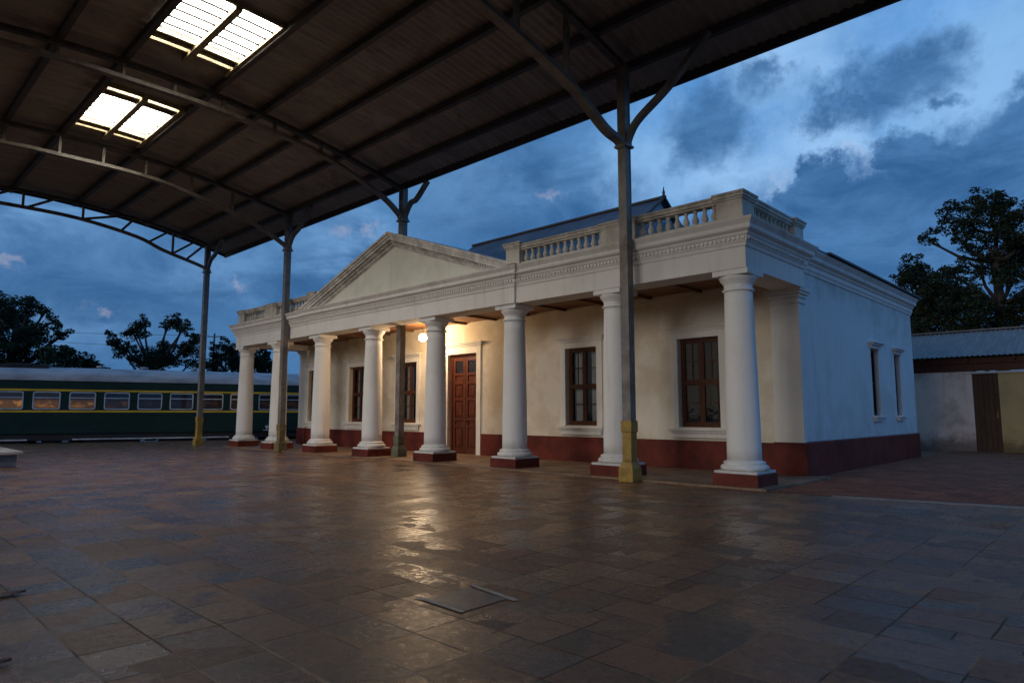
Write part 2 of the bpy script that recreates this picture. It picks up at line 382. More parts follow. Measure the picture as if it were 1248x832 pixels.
# ------------------------------------------------------------------ mesh builder
class MB:
    def __init__(self): self.v, self.f, self.s = [], [], []
    def add(self, vs, fs, smooth=False):
        o = len(self.v); self.v += [tuple(x) for x in vs]
        for f in fs: self.f.append(tuple(i + o for i in f)); self.s.append(smooth)
    def box(self, a, b):
        x0, y0, z0 = a; x1, y1, z1 = b
        if x0 > x1: x0, x1 = x1, x0
        if y0 > y1: y0, y1 = y1, y0
        if z0 > z1: z0, z1 = z1, z0
        self.add([(x0, y0, z0), (x1, y0, z0), (x1, y1, z0), (x0, y1, z0), (x0, y0, z1), (x1, y0, z1), (x1, y1, z1), (x0, y1, z1)],
                 [(0, 3, 2, 1), (4, 5, 6, 7), (0, 1, 5, 4), (1, 2, 6, 5), (2, 3, 7, 6), (3, 0, 4, 7)])
        return self
    def cbox(self, c, s):
        return self.box([c[i] - s[i] / 2 for i in range(3)], [c[i] + s[i] / 2 for i in range(3)])
    def frustum(self, c, s0, s1, z0, z1):
        v = []
        for s, z in ((s0, z0), (s1, z1)):
            v += [(c[0] - s[0], c[1] - s[1], z), (c[0] + s[0], c[1] - s[1], z), (c[0] + s[0], c[1] + s[1], z), (c[0] - s[0], c[1] + s[1], z)]
        self.add(v, [(0, 3, 2, 1), (4, 5, 6, 7), (0, 1, 5, 4), (1, 2, 6, 5), (2, 3, 7, 6), (3, 0, 4, 7)])
        return self
    def lathe(self, prof, n=32, c=(0, 0, 0), smooth=True, caps=True):
        vs, fs = [], []
        for r, z in prof:
            for k in range(n):
                a = 2 * math.pi * k / n
                vs.append((c[0] + r * math.cos(a), c[1] + r * math.sin(a), c[2] + z))
        for i in range(len(prof) - 1):
            for k in range(n):
                k2 = (k + 1) % n
                fs.append((i * n + k, i * n + k2, (i + 1) * n + k2, (i + 1) * n + k))
        self.add(vs, fs, smooth)
        if caps:
            o = len(self.v) - len(vs)
            self.f.append(tuple(o + k for k in range(n - 1, -1, -1))); self.s.append(False)
            self.f.append(tuple(o + (len(prof) - 1) * n + k for k in range(n))); self.s.append(False)
        return self
    def tube(self, pts, rad, n=6, smooth=True):
        """round bar along points, rad number or list"""
        P = [Vector(p) for p in pts]
        if not isinstance(rad, (list, tuple)): rad = [rad] * len(P)
        vs, fs = [], []
        up = Vector((0, 0, 1))
        for i, p in enumerate(P):
            t = (P[min(i + 1, len(P) - 1)] - P[max(i - 1, 0)]).normalized()
            a = t.cross(up)
            if a.length < .05: a = t.cross(Vector((1, 0, 0)))
            a.normalize(); b = a.cross(t)
            for k in range(n):
                an = 2 * math.pi * k / n
                vs.append(p + (a * math.cos(an) + b * math.sin(an)) * rad[i])
        for i in range(len(P) - 1):
            for k in range(n):
                k2 = (k + 1) % n
                fs.append((i * n + k, i * n + k2, (i + 1) * n + k2, (i + 1) * n + k))
        fs.append(tuple(range(n - 1, -1, -1))); fs.append(tuple((len(P) - 1) * n + k for k in range(n)))
        self.add(vs, fs, smooth); return self
    def bar(self, pts, w, h, side=(1, 0, 0)):
        """rectangular bar: width w along `side`, height h across"""
        P = [Vector(p) for p in pts]; S = Vector(side).normalized()
        vs, fs = [], []
        for i, p in enumerate(P):
            t = (P[min(i + 1, len(P) - 1)] - P[max(i - 1, 0)]).normalized()
            u = t.cross(S).normalized()
            for a, b in ((-1, -1), (1, -1), (1, 1), (-1, 1)):
                vs.append(p + S * (a * w / 2) + u * (b * h / 2))
        for i in range(len(P) - 1):
            for k in range(4):
                k2 = (k + 1) % 4
                fs.append((i * 4 + k, i * 4 + k2, (i + 1) * 4 + k2, (i + 1) * 4 + k))
        fs.append((3, 2, 1, 0)); e = (len(P) - 1) * 4; fs.append((e, e + 1, e + 2, e + 3))
        self.add(vs, fs); return self
    def prism(self, poly, y0, y1, axis=1):
        """poly in (a,b) extruded along axis (1: poly is x,z; 0: poly is y,z; 2: poly is x,y)"""
        n = len(poly)
        def P(a, b, t):
            return (a, t, b) if axis == 1 else ((t, a, b) if axis == 0 else (a, b, t))
        vs = [P(a, b, y0) for a, b in poly] + [P(a, b, y1) for a, b in poly]
        fs = [tuple(range(n)), tuple(range(2 * n - 1, n - 1, -1))]
        for k in range(n):
            k2 = (k + 1) % n
            fs.append((k, n + k, n + k2, k2))
        self.add(vs, fs); return self
    def quad(self, a, b, c, d): self.add([a, b, c, d], [(0, 1, 2, 3)]); return self
    def sweep(self, prof, path, closed_prof=False, sides=None):
        """prof: (out,z); path: plan points, outward on the right-hand of travel"""
        n = len(path); vs = []; m = len(prof)
        nor = []
        for i in range(n - 1):
            d = Vector(path[i + 1]) - Vector(path[i]); d.normalize(); nor.append(Vector((-d.y, d.x)))
        for i, p in enumerate(path):
            a = nor[max(i - 1, 0)]; b = nor[min(i, n - 2)]
            mt = (a + b); mt = mt / max(.2, mt.dot(b)) if mt.length > 1e-6 else b
            for o, z in prof:
                vs.append((p[0] + mt.x * o, p[1] + mt.y * o, z))
        fs = []
        for i in range(n - 1):
            for k in range(m if closed_prof else m - 1):
                k2 = (k + 1) % m
                fs.append((i * m + k, (i + 1) * m + k, (i + 1) * m + k2, i * m + k2))
        fs.append(tuple(range(m))); fs.append(tuple((n - 1) * m + k for k in range(m - 1, -1, -1)))
        self.add(vs, fs); return self
    def mesh(self, name, mat):
        me = bpy.data.meshes.new(name)
        me.from_pydata(self.v, [], self.f)
        me.polygons.foreach_set('use_smooth', self.s)
        me.materials.append(mat); me.update(); me.validate()
        return me

woff = {}
def clean_normals(me):
    import bmesh
    bm = bmesh.new(); bm.from_mesh(me); bmesh.ops.recalc_face_normals(bm, faces=bm.faces); bm.to_mesh(me); bm.free()

def obj(name, mb, mat, parent=None, origin=None, bevel=0.0, label=None, recalc=True):
    """mesh in world coordinates (or local to `origin`)"""
    me = mb.mesh(name, mat)
    if recalc: clean_normals(me)
    o = bpy.data.objects.new(name, me); col.objects.link(o)
    org = Vector(origin) if origin is not None else Vector((0, 0, 0))
    woff[o.as_pointer()] = org
    if parent is not None:
        o.parent = parent
        o.location = org - woff[parent.as_pointer()]
    else:
        o.location = org
    if bevel:
        b = o.modifiers.new('edge', 'BEVEL'); b.width = bevel; b.segments = 2; b.limit_method = 'ANGLE'; b.angle_limit = R(40)
    if label: o['label'] = label
    return o
def thing(name, label, cat, loc=(0, 0, 0), rotz=0, group=None):
    o = bpy.data.objects.new(name, None); col.objects.link(o)
    o.location = loc; o.rotation_euler = (0, 0, rotz); o.empty_display_size = .3
    o['label'] = label; o['category'] = cat
    if group: o['group'] = group
    # children of a rotated thing are built in its local frame
    woff[o.as_pointer()] = Vector(loc) if rotz == 0 else Vector((0, 0, 0))
    return o
def tag(o, label, cat, group=None):
    o['label'] = label; o['category'] = cat
    if group: o['group'] = group
    return o
def struct(name, mb, mat):
    o = obj(name, mb, mat); o['kind'] = 'structure'; return o
def copy_part(src, parent, loc):
    """copy of a part and its sub-parts under `parent`"""
    c = src.copy(); col.objects.link(c); c.parent = parent
    org = Vector(loc); woff[c.as_pointer()] = org
    c.location = org - woff[parent.as_pointer()]
    for ch in list(src.children):
        d = ch.copy(); col.objects.link(d); d.parent = c
        woff[d.as_pointer()] = org
    return c

# ------------------------------------------------------------------ camera
CAMH, HEAD, PITCH = 1.3, 2.336, math.atan(87.492 / 808.006)
cam = bpy.data.cameras.new('camera'); camo = bpy.data.objects.new('camera', cam); col.objects.link(camo)
cam.sensor_fit = 'HORIZONTAL'; cam.sensor_width = 36; cam.lens = 808.006 / 1248 * 36
cam.clip_end = 3000; cam.clip_start = .05
camo.location = (0, 0, CAMH); camo.rotation_euler = (math.pi / 2 + PITCH, 0, HEAD - math.pi / 2)
scene.camera = camo

# ------------------------------------------------------------------ ground
A0 = Vector((-35.413, 5.468)); DT = Vector((.28734, .95783)); NT = Vector((-.95783, .28734))
edge = lambda s, off: A0 + DT * s + NT * off
e0, e1 = edge(-70, -.12), edge(90, -.12)
g = MB()
poly = [(e0.x, e0.y), (60, e0.y), (60, e1.y), (e1.x, e1.y)]
# plaza slab with a real drop at the platform edge
vs = [(x, y, 0) for x, y in poly] + [(x, y, -1.0) for x, y in poly]
g.add(vs, [(0, 1, 2, 3), (0, 4, 5, 1), (1, 5, 6, 2), (2, 6, 7, 3), (3, 7, 4, 0)])
struct('plaza_pavement', g, M['paving'])
g = MB(); S = 1500
g.quad((-S, -S, -.95), (S, -S, -.95), (S, S, -.95), (-S, S, -.95))
struct('ground', g, M['soil'])
# porch floor: a thin raised sheet with a nosing
g = MB(); g.box((-26.3, 11.08, .0), (-4.75, 14.2, .035))
struct('porch_floor', g, M['porchfloor'])
# one dark slab framed by pale strips in the middle of the paving
g = MB(); g.add([(-3.79, 3.07, .004), (-3.37, 3.05, .004), (-3.37, 3.46, .004), (-3.79, 3.49, .004)], [(0, 1, 2, 3)])
struct('paving_slab', g, M['darkslab'])
g = MB(); g.add([(-3.90, 3.03, .006), (-3.36, 3.02, .006), (-3.36, 3.055, .006), (-3.80, 3.07, .006), (-3.80, 3.52, .006), (-3.30, 3.45, .006), (-3.29, 3.50, .006), (-3.88, 3.57, .006)],
                [(0, 1, 2, 3), (4, 5, 6, 7)])
struct('paving_strip', g, M['palestrip'])
# yard beside the building
yd = lambda t: (-3.95 + 2.0 * t, 11.2 + .41 * t)
g = MB()
p0, p1 = (-4.74, 11.06), yd(9)
g.add([(-4.74, 11.05, .004), (-3.95, 11.2, .004), (p1[0], p1[1], .004), (p1[0], 27.75, .004), (-5.1, 27.75, .004), (-5.1, 14.2, .004), (-4.74, 14.2, .004)], [(0, 1, 2, 3, 4, 5, 6)])
struct('yard_pavement', g, M['yard'])
g = MB()
a, b = Vector(yd(0.1)), Vector(yd(9)); d = (b - a).normalized(); n_ = Vector((-d.y, d.x))
c4 = [a - n_ * .13, b - n_ * .13, b + n_ * .02, a + n_ * .02]
g.add([(q.x, q.y, .009) for q in c4] + [(q.x, q.y, -.02) for q in c4], [(0, 1, 2, 3), (0, 4, 5, 1), (1, 5, 6, 2), (2, 6, 7, 3), (3, 7, 4, 0)])
struct('kerb', g, M['kerb'])

# ------------------------------------------------------------------ the station building
XR, XL = -5.17, -25.93          # outer side faces
YW, YB = 14.07, 23.1            # porch wall, rear
YF = 11.30                      # frieze face
XC = -15.56
bld = thing('station_building', 'long white colonnaded station house with pediment, balustrade and dark red base', 'building', (XC, YW, 0))

def wall_faces(mb, P, u0, u1, z0, z1, opens, depth):
    """front faces with real openings and reveals; P(u, d, z) -> point with d = depth inward"""
    us = sorted({u0, u1} | {o[0] for o in opens} | {o[1] for o in opens})
    zs = sorted({z0, z1} | {o[2] for o in opens} | {o[3] for o in opens})
    for i in range(len(us) - 1):
        for k in range(len(zs) - 1):
            uc, zc = (us[i] + us[i + 1]) / 2, (zs[k] + zs[k + 1]) / 2
            if any(o[0] < uc < o[1] and o[2] < zc < o[3] for o in opens): continue
            mb.quad(P(us[i], 0, zs[k]), P(us[i + 1], 0, zs[k]), P(us[i + 1], 0, zs[k + 1]), P(us[i], 0, zs[k + 1]))
    for a, b, c, d in opens:
        mb.quad(P(a, 0, c), P(a, depth, c), P(a, depth, d), P(a, 0, d))
        mb.quad(P(b, 0, c), P(b, 0, d), P(b, depth, d), P(b, depth, c))
        mb.quad(P(a, 0, d), P(a, depth, d), P(b, depth, d), P(b, 0, d))
        mb.quad(P(a, 0, c), P(b, 0, c), P(b, depth, c), P(a, depth, c))

WZ0, WZ1, WW = .98, 3.05, 1.04
win_x = [-24.68, -21.63, -18.53, -10.95, -7.52]
DX0, DX1, DZ = -16.36, -15.02, 3.17
opens = [(x - WW / 2, x + WW / 2, WZ0, WZ1) for x in win_x] + [(DX0, DX1, .03, DZ)]
g = MB(); wall_faces(g, lambda u, d, z: (u, YW + d, z), XL, XR, .03, 4.22, opens, .24)
obj('wall', g, M['cream'], bld, recalc=False, label='cream front wall behind the columns, warmly lit')
sw = [(18.85, 19.52, 1.24, 2.97), (21.02, 21.6, 1.24, 2.95)]
g = MB(); wall_faces(g, lambda u, d, z: (XR - d, u, z), YW, YB, 0, 4.34, sw, .26)
g.quad((XR, YB, 0), (XL, YB, 0), (XL, YB, 4.34), (XR, YB, 4.34)); g.quad((XL, YB, 0), (XL, YW, 0), (XL, YW, 4.34), (XL, YB, 4.34))
obj('wall', g, M['side'], bld, recalc=False, label='white side wall with two narrow windows, bluish in the dusk')
# interior: dim room shell just inside so that the windows look into something
g = MB()
ins = [(XL + .3, YW + .26), (XR - .3, YW + .26), (XR - .3, YB - .3), (XL + .3, YB - .3)]
g.quad((XL + .3, YW + 3.4, 0), (XR - .3, YW + 3.4, 0), (XR - .3, YW + 3.4, 4.3), (XL + .3, YW + 3.4, 4.3))
g.quad((XL + .3, YW, .01), (XR - .3, YW, .01), (XR - .3, YB, .01), (XL + .3, YB, .01))
g.quad((XL + .3, YW, 4.3), (XL + .3, YB, 4.3), (XR - .3, YB, 4.3), (XR - .3, YW, 4.3))
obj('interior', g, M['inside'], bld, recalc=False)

# red base band
g = MB()
segs = [(XL, DX0 - .22), (DX1 + .22, XR - .58)]
for a, b in segs:
    g = MB(); g.box((a, YW - .04, .03), (b, YW + .02, .68)); obj('plinth', g, M['red'], bld, bevel=.008)
g = MB(); g.box((XR - .62, YW - .095, .03), (XR + .045, YW + .05, .70)); obj('plinth', g, M['red'], bld, bevel=.008)
g = MB(); g.box((XL - .045, YW - .095, .03), (XL + .62, YW + .05, .70)); obj('plinth', g, M['red'], bld, bevel=.008)
g = MB(); g.prism([(XR - .1, 0), (XR + .05, 0), (XR + .05, .69), (XR, .715), (XR - .1, .715)], YW + .05, YB + .04, 1)
obj('plinth', g, M['redside'], bld, label='dark red base band of the side wall facing the yard')
g = MB(); g.prism([(XL + .1, 0), (XL - .05, 0), (XL - .05, .69), (XL, .715), (XL + .1, .715)], YW + .05, YB + .04, 1)
obj('plinth', g, M['redside'], bld)

# corner pilasters
def pilaster(x0, x1):
    p = MB(); p.box((x0, YW - .06, .70), (x1, YW + .10, 3.72))
    po = obj('pilaster', p, M['trim'], bld, bevel=.006)
    c = MB(); xa, xb = x0, x1
    for o, z0, z1 in ((.025, 3.60, 3.64), (.03, 3.72, 3.79), (.07, 3.79, 3.85), (.10, 3.85, 3.93)):
        c.box((xa - o, YW - .06 - o, z0), (xb + o, YW + .30 + o, z1))
    obj('capital', c, M['trim'], po, bevel=.008)
pilaster(XR - .60, XR + .004); pilaster(XL - .004, XL + .60)

# columns
sp, se = 2.982, 2.739
cx_ = [XC + sp * (k - 3.5) for k in range(8)]; cx_[0] = cx_[1] - se; cx_[7] = cx_[6] + se
YC = 11.64
def make_column(x, k=1.0):
    prof = []
    for i in range(15):
        t = i / 14
        ent = .300 - .050 * t ** 1.5
        prof.append((ent * k, .47 + t * 3.05))
    sh = MB(); sh.lathe([(.335 * k, .43), (.325 * k, .45)] + prof[0:1], 40); sh.lathe(prof, 40)
    sh.lathe([(.253 * k, 3.52), (.282 * k, 3.53), (.288 * k, 3.545), (.282 * k, 3.56), (.254 * k, 3.57), (.254 * k, 3.66)], 40)
    c = obj('column', sh, M['shaft'], bld, (x, YC, 0))
    w = woff[c.as_pointer()]
    b = MB()
    b.cbox((0, 0, .265), (.80, .80, .05))
    b.lathe([(.395, .29), (.415, .31), (.42, .335), (.41, .365), (.385, .385), (.372, .39), (.352, .40), (.36, .415), (.37, .425), (.36, .44), (.33, .45)], 40)
    obj('base', b, M['shaft'], c, (x, YC, 0), bevel=.012)
    p = MB(); p.cbox((0, 0, .12), (.84, .84, .24))
    obj('plinth', p, M['red'], c, (x, YC, 0), bevel=.012)
    q = MB()
    q.lathe([(.254 * k, 3.64), (.262, 3.66), (.285, 3.70), (.318, 3.735), (.332, 3.77), (.334, 3.80)], 40)
    q.cbox((0, 0, 3.85), (.68, .68, .10))
    obj('capital', q, M['shaft'], c, (x, YC, 0), bevel=.010)
    return c
c0 = make_column(cx_[0])
for x in cx_[1:]:
    copy_part(c0, bld, (x, YC, 0))

# entablature beam (three sided), centre part a little proud
PX0, PX1 = -20.45, -10.72
XFR, XFL = -5.05, -26.05
path = [(XFR, YW + .03), (XFR, YF), (PX1, YF), (PX1, YF - .06), (PX0, YF - .06), (PX0, YF), (XFL, YF), (XFL, YW + .03)]
g = MB(); g.sweep([(-.62, 4.30), (-.62, 3.905), (0, 3.905), (0, 4.33), (-.62, 4.33)], path, True)
obj('entablature', g, M['entab'], bld, recalc=True)
full = [(XR, YB + .05), (XR, YW + .035)] + path[0:1] + path[1:-1] + path[-1:] + [(XL, YW + .035), (XL, YB + .05)]
full[2] = (XFR, YW + .035); full[-3] = (XFL, YW + .035)
g = MB(); g.sweep([(-.10, 4.295), (.02, 4.295), (.03, 4.33), (.035, 4.355), (.055, 4.38), (.06, 4.395), (.06, 4.475), (.085, 4.49), (.10, 4.515), (.10, 4.535), (.165, 4.575), (.175, 4.60), (.175, 4.655), (.20, 4.69), (.235, 4.735), (.245, 4.765), (-.05, 4.80), (-.10, 4.80)], full, True)
cor = obj('cornice', g, M['entab'], bld)
g = MB()
def crenel(n, pitch, width, lo, hi_):
    """plan outline of a toothed strip along +u: (u, out)"""
    up_ = [(-.02, lo)]
    for i in range(n):
        u = i * pitch + (pitch - width) / 2
        up_ += [(u, lo), (u, hi_), (u + width, hi_), (u + width, lo)]
    up_.append((n * pitch + .02, lo)); return up_
def tooth_strip(mb, P, n, pitch, width, lo, hi_, z0, z1):
    o = crenel(n, pitch, width, lo, hi_); m = len(o)
    vs = [P(u, d, z0) for u, d in o] + [P(u, d, z1) for u, d in o]
    fs = [(k, k + 1, m + k + 1, m + k) for k in range(m - 1)]
    for k in range(n):
        a_ = 1 + 4 * k; fs += [(a_, a_ + 1, a_ + 2, a_ + 3), (m + a_ + 3, m + a_ + 2, m + a_ + 1, m + a_)]
    mb.add(vs, fs)
for (xa, xb, yf) in ((XFL - .05, PX0 - .06, YF), (PX0, PX1, YF - .06), (PX1 + .06, XFR + .05, YF)):
    g = MB(); n = int((xb - xa) / .088); tooth_strip(g, lambda u, d, z: (xa + u, yf - d, z), n, (xb - xa) / n, .046, .061, .094, 4.408, 4.466)
    obj('dentil_course', g, M['entab'], cor)
g = MB(); n = int((YW - YF) / .088); tooth_strip(g, lambda u, d, z: (XFR + d, YF - .05 + u, z), n, .088, .046, .061, .094, 4.408, 4.466)
obj('dentil_course', g, M['entab'], cor)

# flat roof deck behind the parapet (closes the porch)
g = MB(); g.box((XFL + .2, YF + .2, 4.70), (XFR - .2, YW + .3, 4.78))
obj('porch_deck', g, M['slate'], bld)
# porch ceiling
g = MB(); g.box((XFL + .6, YF + .60, 4.17), (XFR - .6, YW + .01, 4.20))
for i in range(13):
    yy = YF + .66 + i * .165
    g.box((XFL + .6, yy, 4.155), (XFR - .6, yy + .15, 4.172))
pc = obj('porch_ceiling', g, M['ceil'], bld)
for k in range(15):
    xx = XFL + 1.0 + k * (XFR - XFL - 2.0) / 14
    j = MB(); j.box((xx - .045, YF + .60, 4.095), (xx + .045, YW, 4.156)); obj('joist', j, M['joist'], pc)

# parapet
def pedestal(parent, x0, x1, y0, y1, top=5.20, over=.045):
    p = MB(); p.box((x0, y0, 4.78), (x1, y1, top))
    p.box((x0 - .025, y0 - .025, 4.78), (x1 + .025, y1 + .025, 4.87))
    p.box((x0 - over * .5, y0 - over * .5, top), (x1 + over * .5, y1 + over * .5, top + .04))
    p.box((x0 - over, y0 - over, top + .04), (x1 + over, y1 + over, top + .10))
    p.box((x0 - over - .02, y0 - over - .02, top + .10), (x1 + over + .02, y1 + over + .02, top + .145))
    return obj('pedestal', p, M['parapet'], parent, bevel=.008)
balproto = None
def balustrade(a, b, axis, fixed):
    global balproto
    g = MB()
    def bx(d0, d1, z0, z1, e=0):
        if axis == 'x': g.box((a - e, fixed - d0, z0), (b + e, fixed + d1, z1))
        else: g.box((fixed - d0, a - e, z0), (fixed + d1, b + e, z1))
    bx(.11, .11, 4.78, 4.89)
    bx(.10, .10, 5.185, 5.225); bx(.135, .135, 5.225, 5.285); bx(.155, .155, 5.285, 5.325)
    o = obj('balustrade', g, M['parapet'], bld, bevel=.006)
    n = max(2, round((b - a) / .198))
    for i in range(n):
        t = a + (i + .5) * (b - a) / n
        loc = (t, fixed, 0) if axis == 'x' else (fixed, t, 0)
        if balproto is None:
            m = MB()
            m.lathe([(.05, 4.885), (.052, 4.905), (.04, 4.915), (.045, 4.93), (.062, 4.955), (.068, 4.985), (.060, 5.02), (.044, 5.06), (.034, 5.10), (.032, 5.125), (.045, 5.14), (.045, 5.15), (.036, 5.16), (.052, 5.172), (.054, 5.19)], 12)
            me = m.mesh('baluster', M['parapet']); clean_normals(me)
            balproto = me
        bo = bpy.data.objects.new('baluster', balproto); col.objects.link(bo)
        bo.parent = o; bo.location = Vector(loc) - woff[o.as_pointer()]
        woff[bo.as_pointer()] = Vector(loc)
YP = YF + .17
pedestal(bld, -5.60, -5.09, YF + .03, YF + .54)
balustrade(-7.38, -5.60, 'x', YP)
pedestal(bld, -8.24, -7.38, YF + .03, YF + .36, 5.19, .03)
balustrade(-10.62, -8.24, 'x', YP)
pedestal(bld, -11.07, -10.62, YF + .01, YF + .45, 5.24)
balustrade(YF + .54, YW - .28, 'y', XFR - .18)
pedestal(bld, XFR - .42, XFR - .03, YW - .28, YW + .18)
pedestal(bld, -20.50, -20.06, YF + .01, YF + .45, 5.24)
balustrade(-22.86, -20.50, 'x', YP)
pedestal(bld, -23.72, -22.86, YF + .03, YF + .36, 5.19, .03)
balustrade(-25.50, -23.72, 'x', YP)
pedestal(bld, -26.01, -25.50, YF + .03, YF + .54)
balustrade(YF + .54, YW - .28, 'y', XFL + .18)

# pediment
ZB, ZA = 4.79, 6.53
hx = (PX1 - PX0) / 2; pxc = (PX0 + PX1) / 2
slope = (ZA - ZB) / (hx + .22)
YPF = YF - .06
def chev(t0, t1):
    """chevron between vertical offsets t0 < t1 under the outer line"""
    z = lambda t: ZA - t
    e0_, e1_ = (z(t0) - ZB) / slope, (z(t1) - ZB) / slope
    return [(pxc - e0_, ZB), (pxc, z(t0)), (pxc + e0_, ZB), (pxc + e1_, ZB), (pxc, z(t1)), (pxc - e1_, ZB)]
pd = MB(); pd.prism([(pxc - (ZA - .30 - ZB) / slope, ZB), (pxc, ZA - .30), (pxc + (ZA - .30 - ZB) / slope, ZB)], YPF + .05, YPF + .5, 1)
ped = obj('pediment', pd, M['tymp'], bld)
g = MB()
g.prism(chev(0, .07), YPF - .24, YPF + .5); g.prism(chev(.072, .14), YPF - .20, YPF + .5)
g.prism(chev(.142, .22), YPF - .165, YPF + .5); g.prism(chev(.222, .29), YPF - .07, YPF + .5); g.prism(chev(.292, .36), YPF - .02, YPF + .5); g.prism(chev(.362, .40), YPF + .025, YPF + .5)
rc = obj('raking_cornice', g, M['entab'], ped)
L_ = math.hypot(hx, ZA - ZB); nd = int(L_ / .095) - 6; ang = math.atan(slope)
for sgn in (-1, 1):
    g = MB()
    def PR(u, d, z):
        t = u + .12
        return (pxc + sgn * (t * math.cos(ang) - z * math.sin(ang) * 0), YPF - d, ZA - .258 - t * math.sin(ang) + z)
    tooth_strip(g, PR, nd, .095, .05, .072, .105, -.028, .028)
    obj('dentil_course', g, M['entab'], rc)
g = MB()
for sgn in (-1, 1):
    e_ = (ZA - ZB) / slope
    g.prism([(pxc, ZA + .004), (pxc + sgn * e_, ZB + .004), (pxc + sgn * e_, ZB - .05), (pxc, ZA - .06)], YPF + .51, 17.5, 1)
obj('roof', g, M['slate'], bld, label='dark roof running back behind the pediment')

# main hipped roof with small gable at the ridge end and finial
RZ, RY = 8.27, 18.55
RX0, RX1 = -20.1, -11.2
ez = 4.82; ey0, ey1 = YW + .1, YB + .22; exr, exl = XR + .24, XL - .24
gb = 7.30                                         # height where the hip meets the little gable
g = MB()
ty = (RZ - gb) / (RZ - ez)
yf_, yb_ = RY - (RY - ey0) * ty, RY + (ey1 - RY) * ty
for th in (0, -.07):
    V = [(exl, ey0, ez + th), (exr, ey0, ez + th), (exr, ey1, ez + th), (exl, ey1, ez + th), (RX0, RY, RZ + th), (RX1 + .22, RY, RZ + th),
         (RX1 + .22, yf_, gb + th), (RX1 + .22, yb_, gb + th), (RX0, yf_, gb + th), (RX0, yb_, gb + th)]
    g.add(V, [(0, 1, 6, 5, 4, 8), (2, 3, 9, 4, 5, 7), (1, 2, 7, 6), (3, 0, 8, 9)])
V = [(exl, ey0), (exr, ey0), (exr, ey1), (exl, ey1)]
for i in range(4):
    a, b = V[i], V[(i + 1) % 4]
    g.quad((*a, ez - .07), (*b, ez - .07), (*b, ez), (*a, ez))
rf = obj('roof', g, M['slate'], bld, recalc=False, label='slate blue hipped roof with a small gable at the end of its ridge')
g = MB(); g.prism([(yf_ + .05, gb - .05), (RY, RZ - .10), (yb_ - .05, gb - .05)], RX1 - .05, RX1 + .10, 0)
obj('gablet', g, M['gablet'], rf)
g = MB()
for sgn, ye in ((-1, yf_), (1, yb_)):
    g.bar([(RX1 + .24, RY, RZ + .03), (RX1 + .24, ye + sgn * .06, gb - .02)], .10, .07)
g.bar([(RX0, RY, RZ + .03), (RX1 + .3, RY, RZ + .03)], .14, .07, (0, 1, 0))
obj('ridge_capping', g, M['fascia'], rf)
g = MB(); g.lathe([(.09, 0), (.06, .06), (.035, .10), (.05, .14), (.05, .17), (.03, .20), (.01, .34), (.0, .36)], 10, (RX1 + .24, RY, RZ + .03))
obj('finial', g, M['fascia'], rf)

g = MB()
for sx, xx in ((1, XR), (-1, XL)):
    g.prism([(xx + sx * .02, 4.83), (xx + sx * .31, 4.795), (xx + sx * .31, 4.835), (xx + sx * .02, 4.875)], 15.25, YB + .30, 1)
    obj('eave', g, M['fascia'], rf); g = MB()
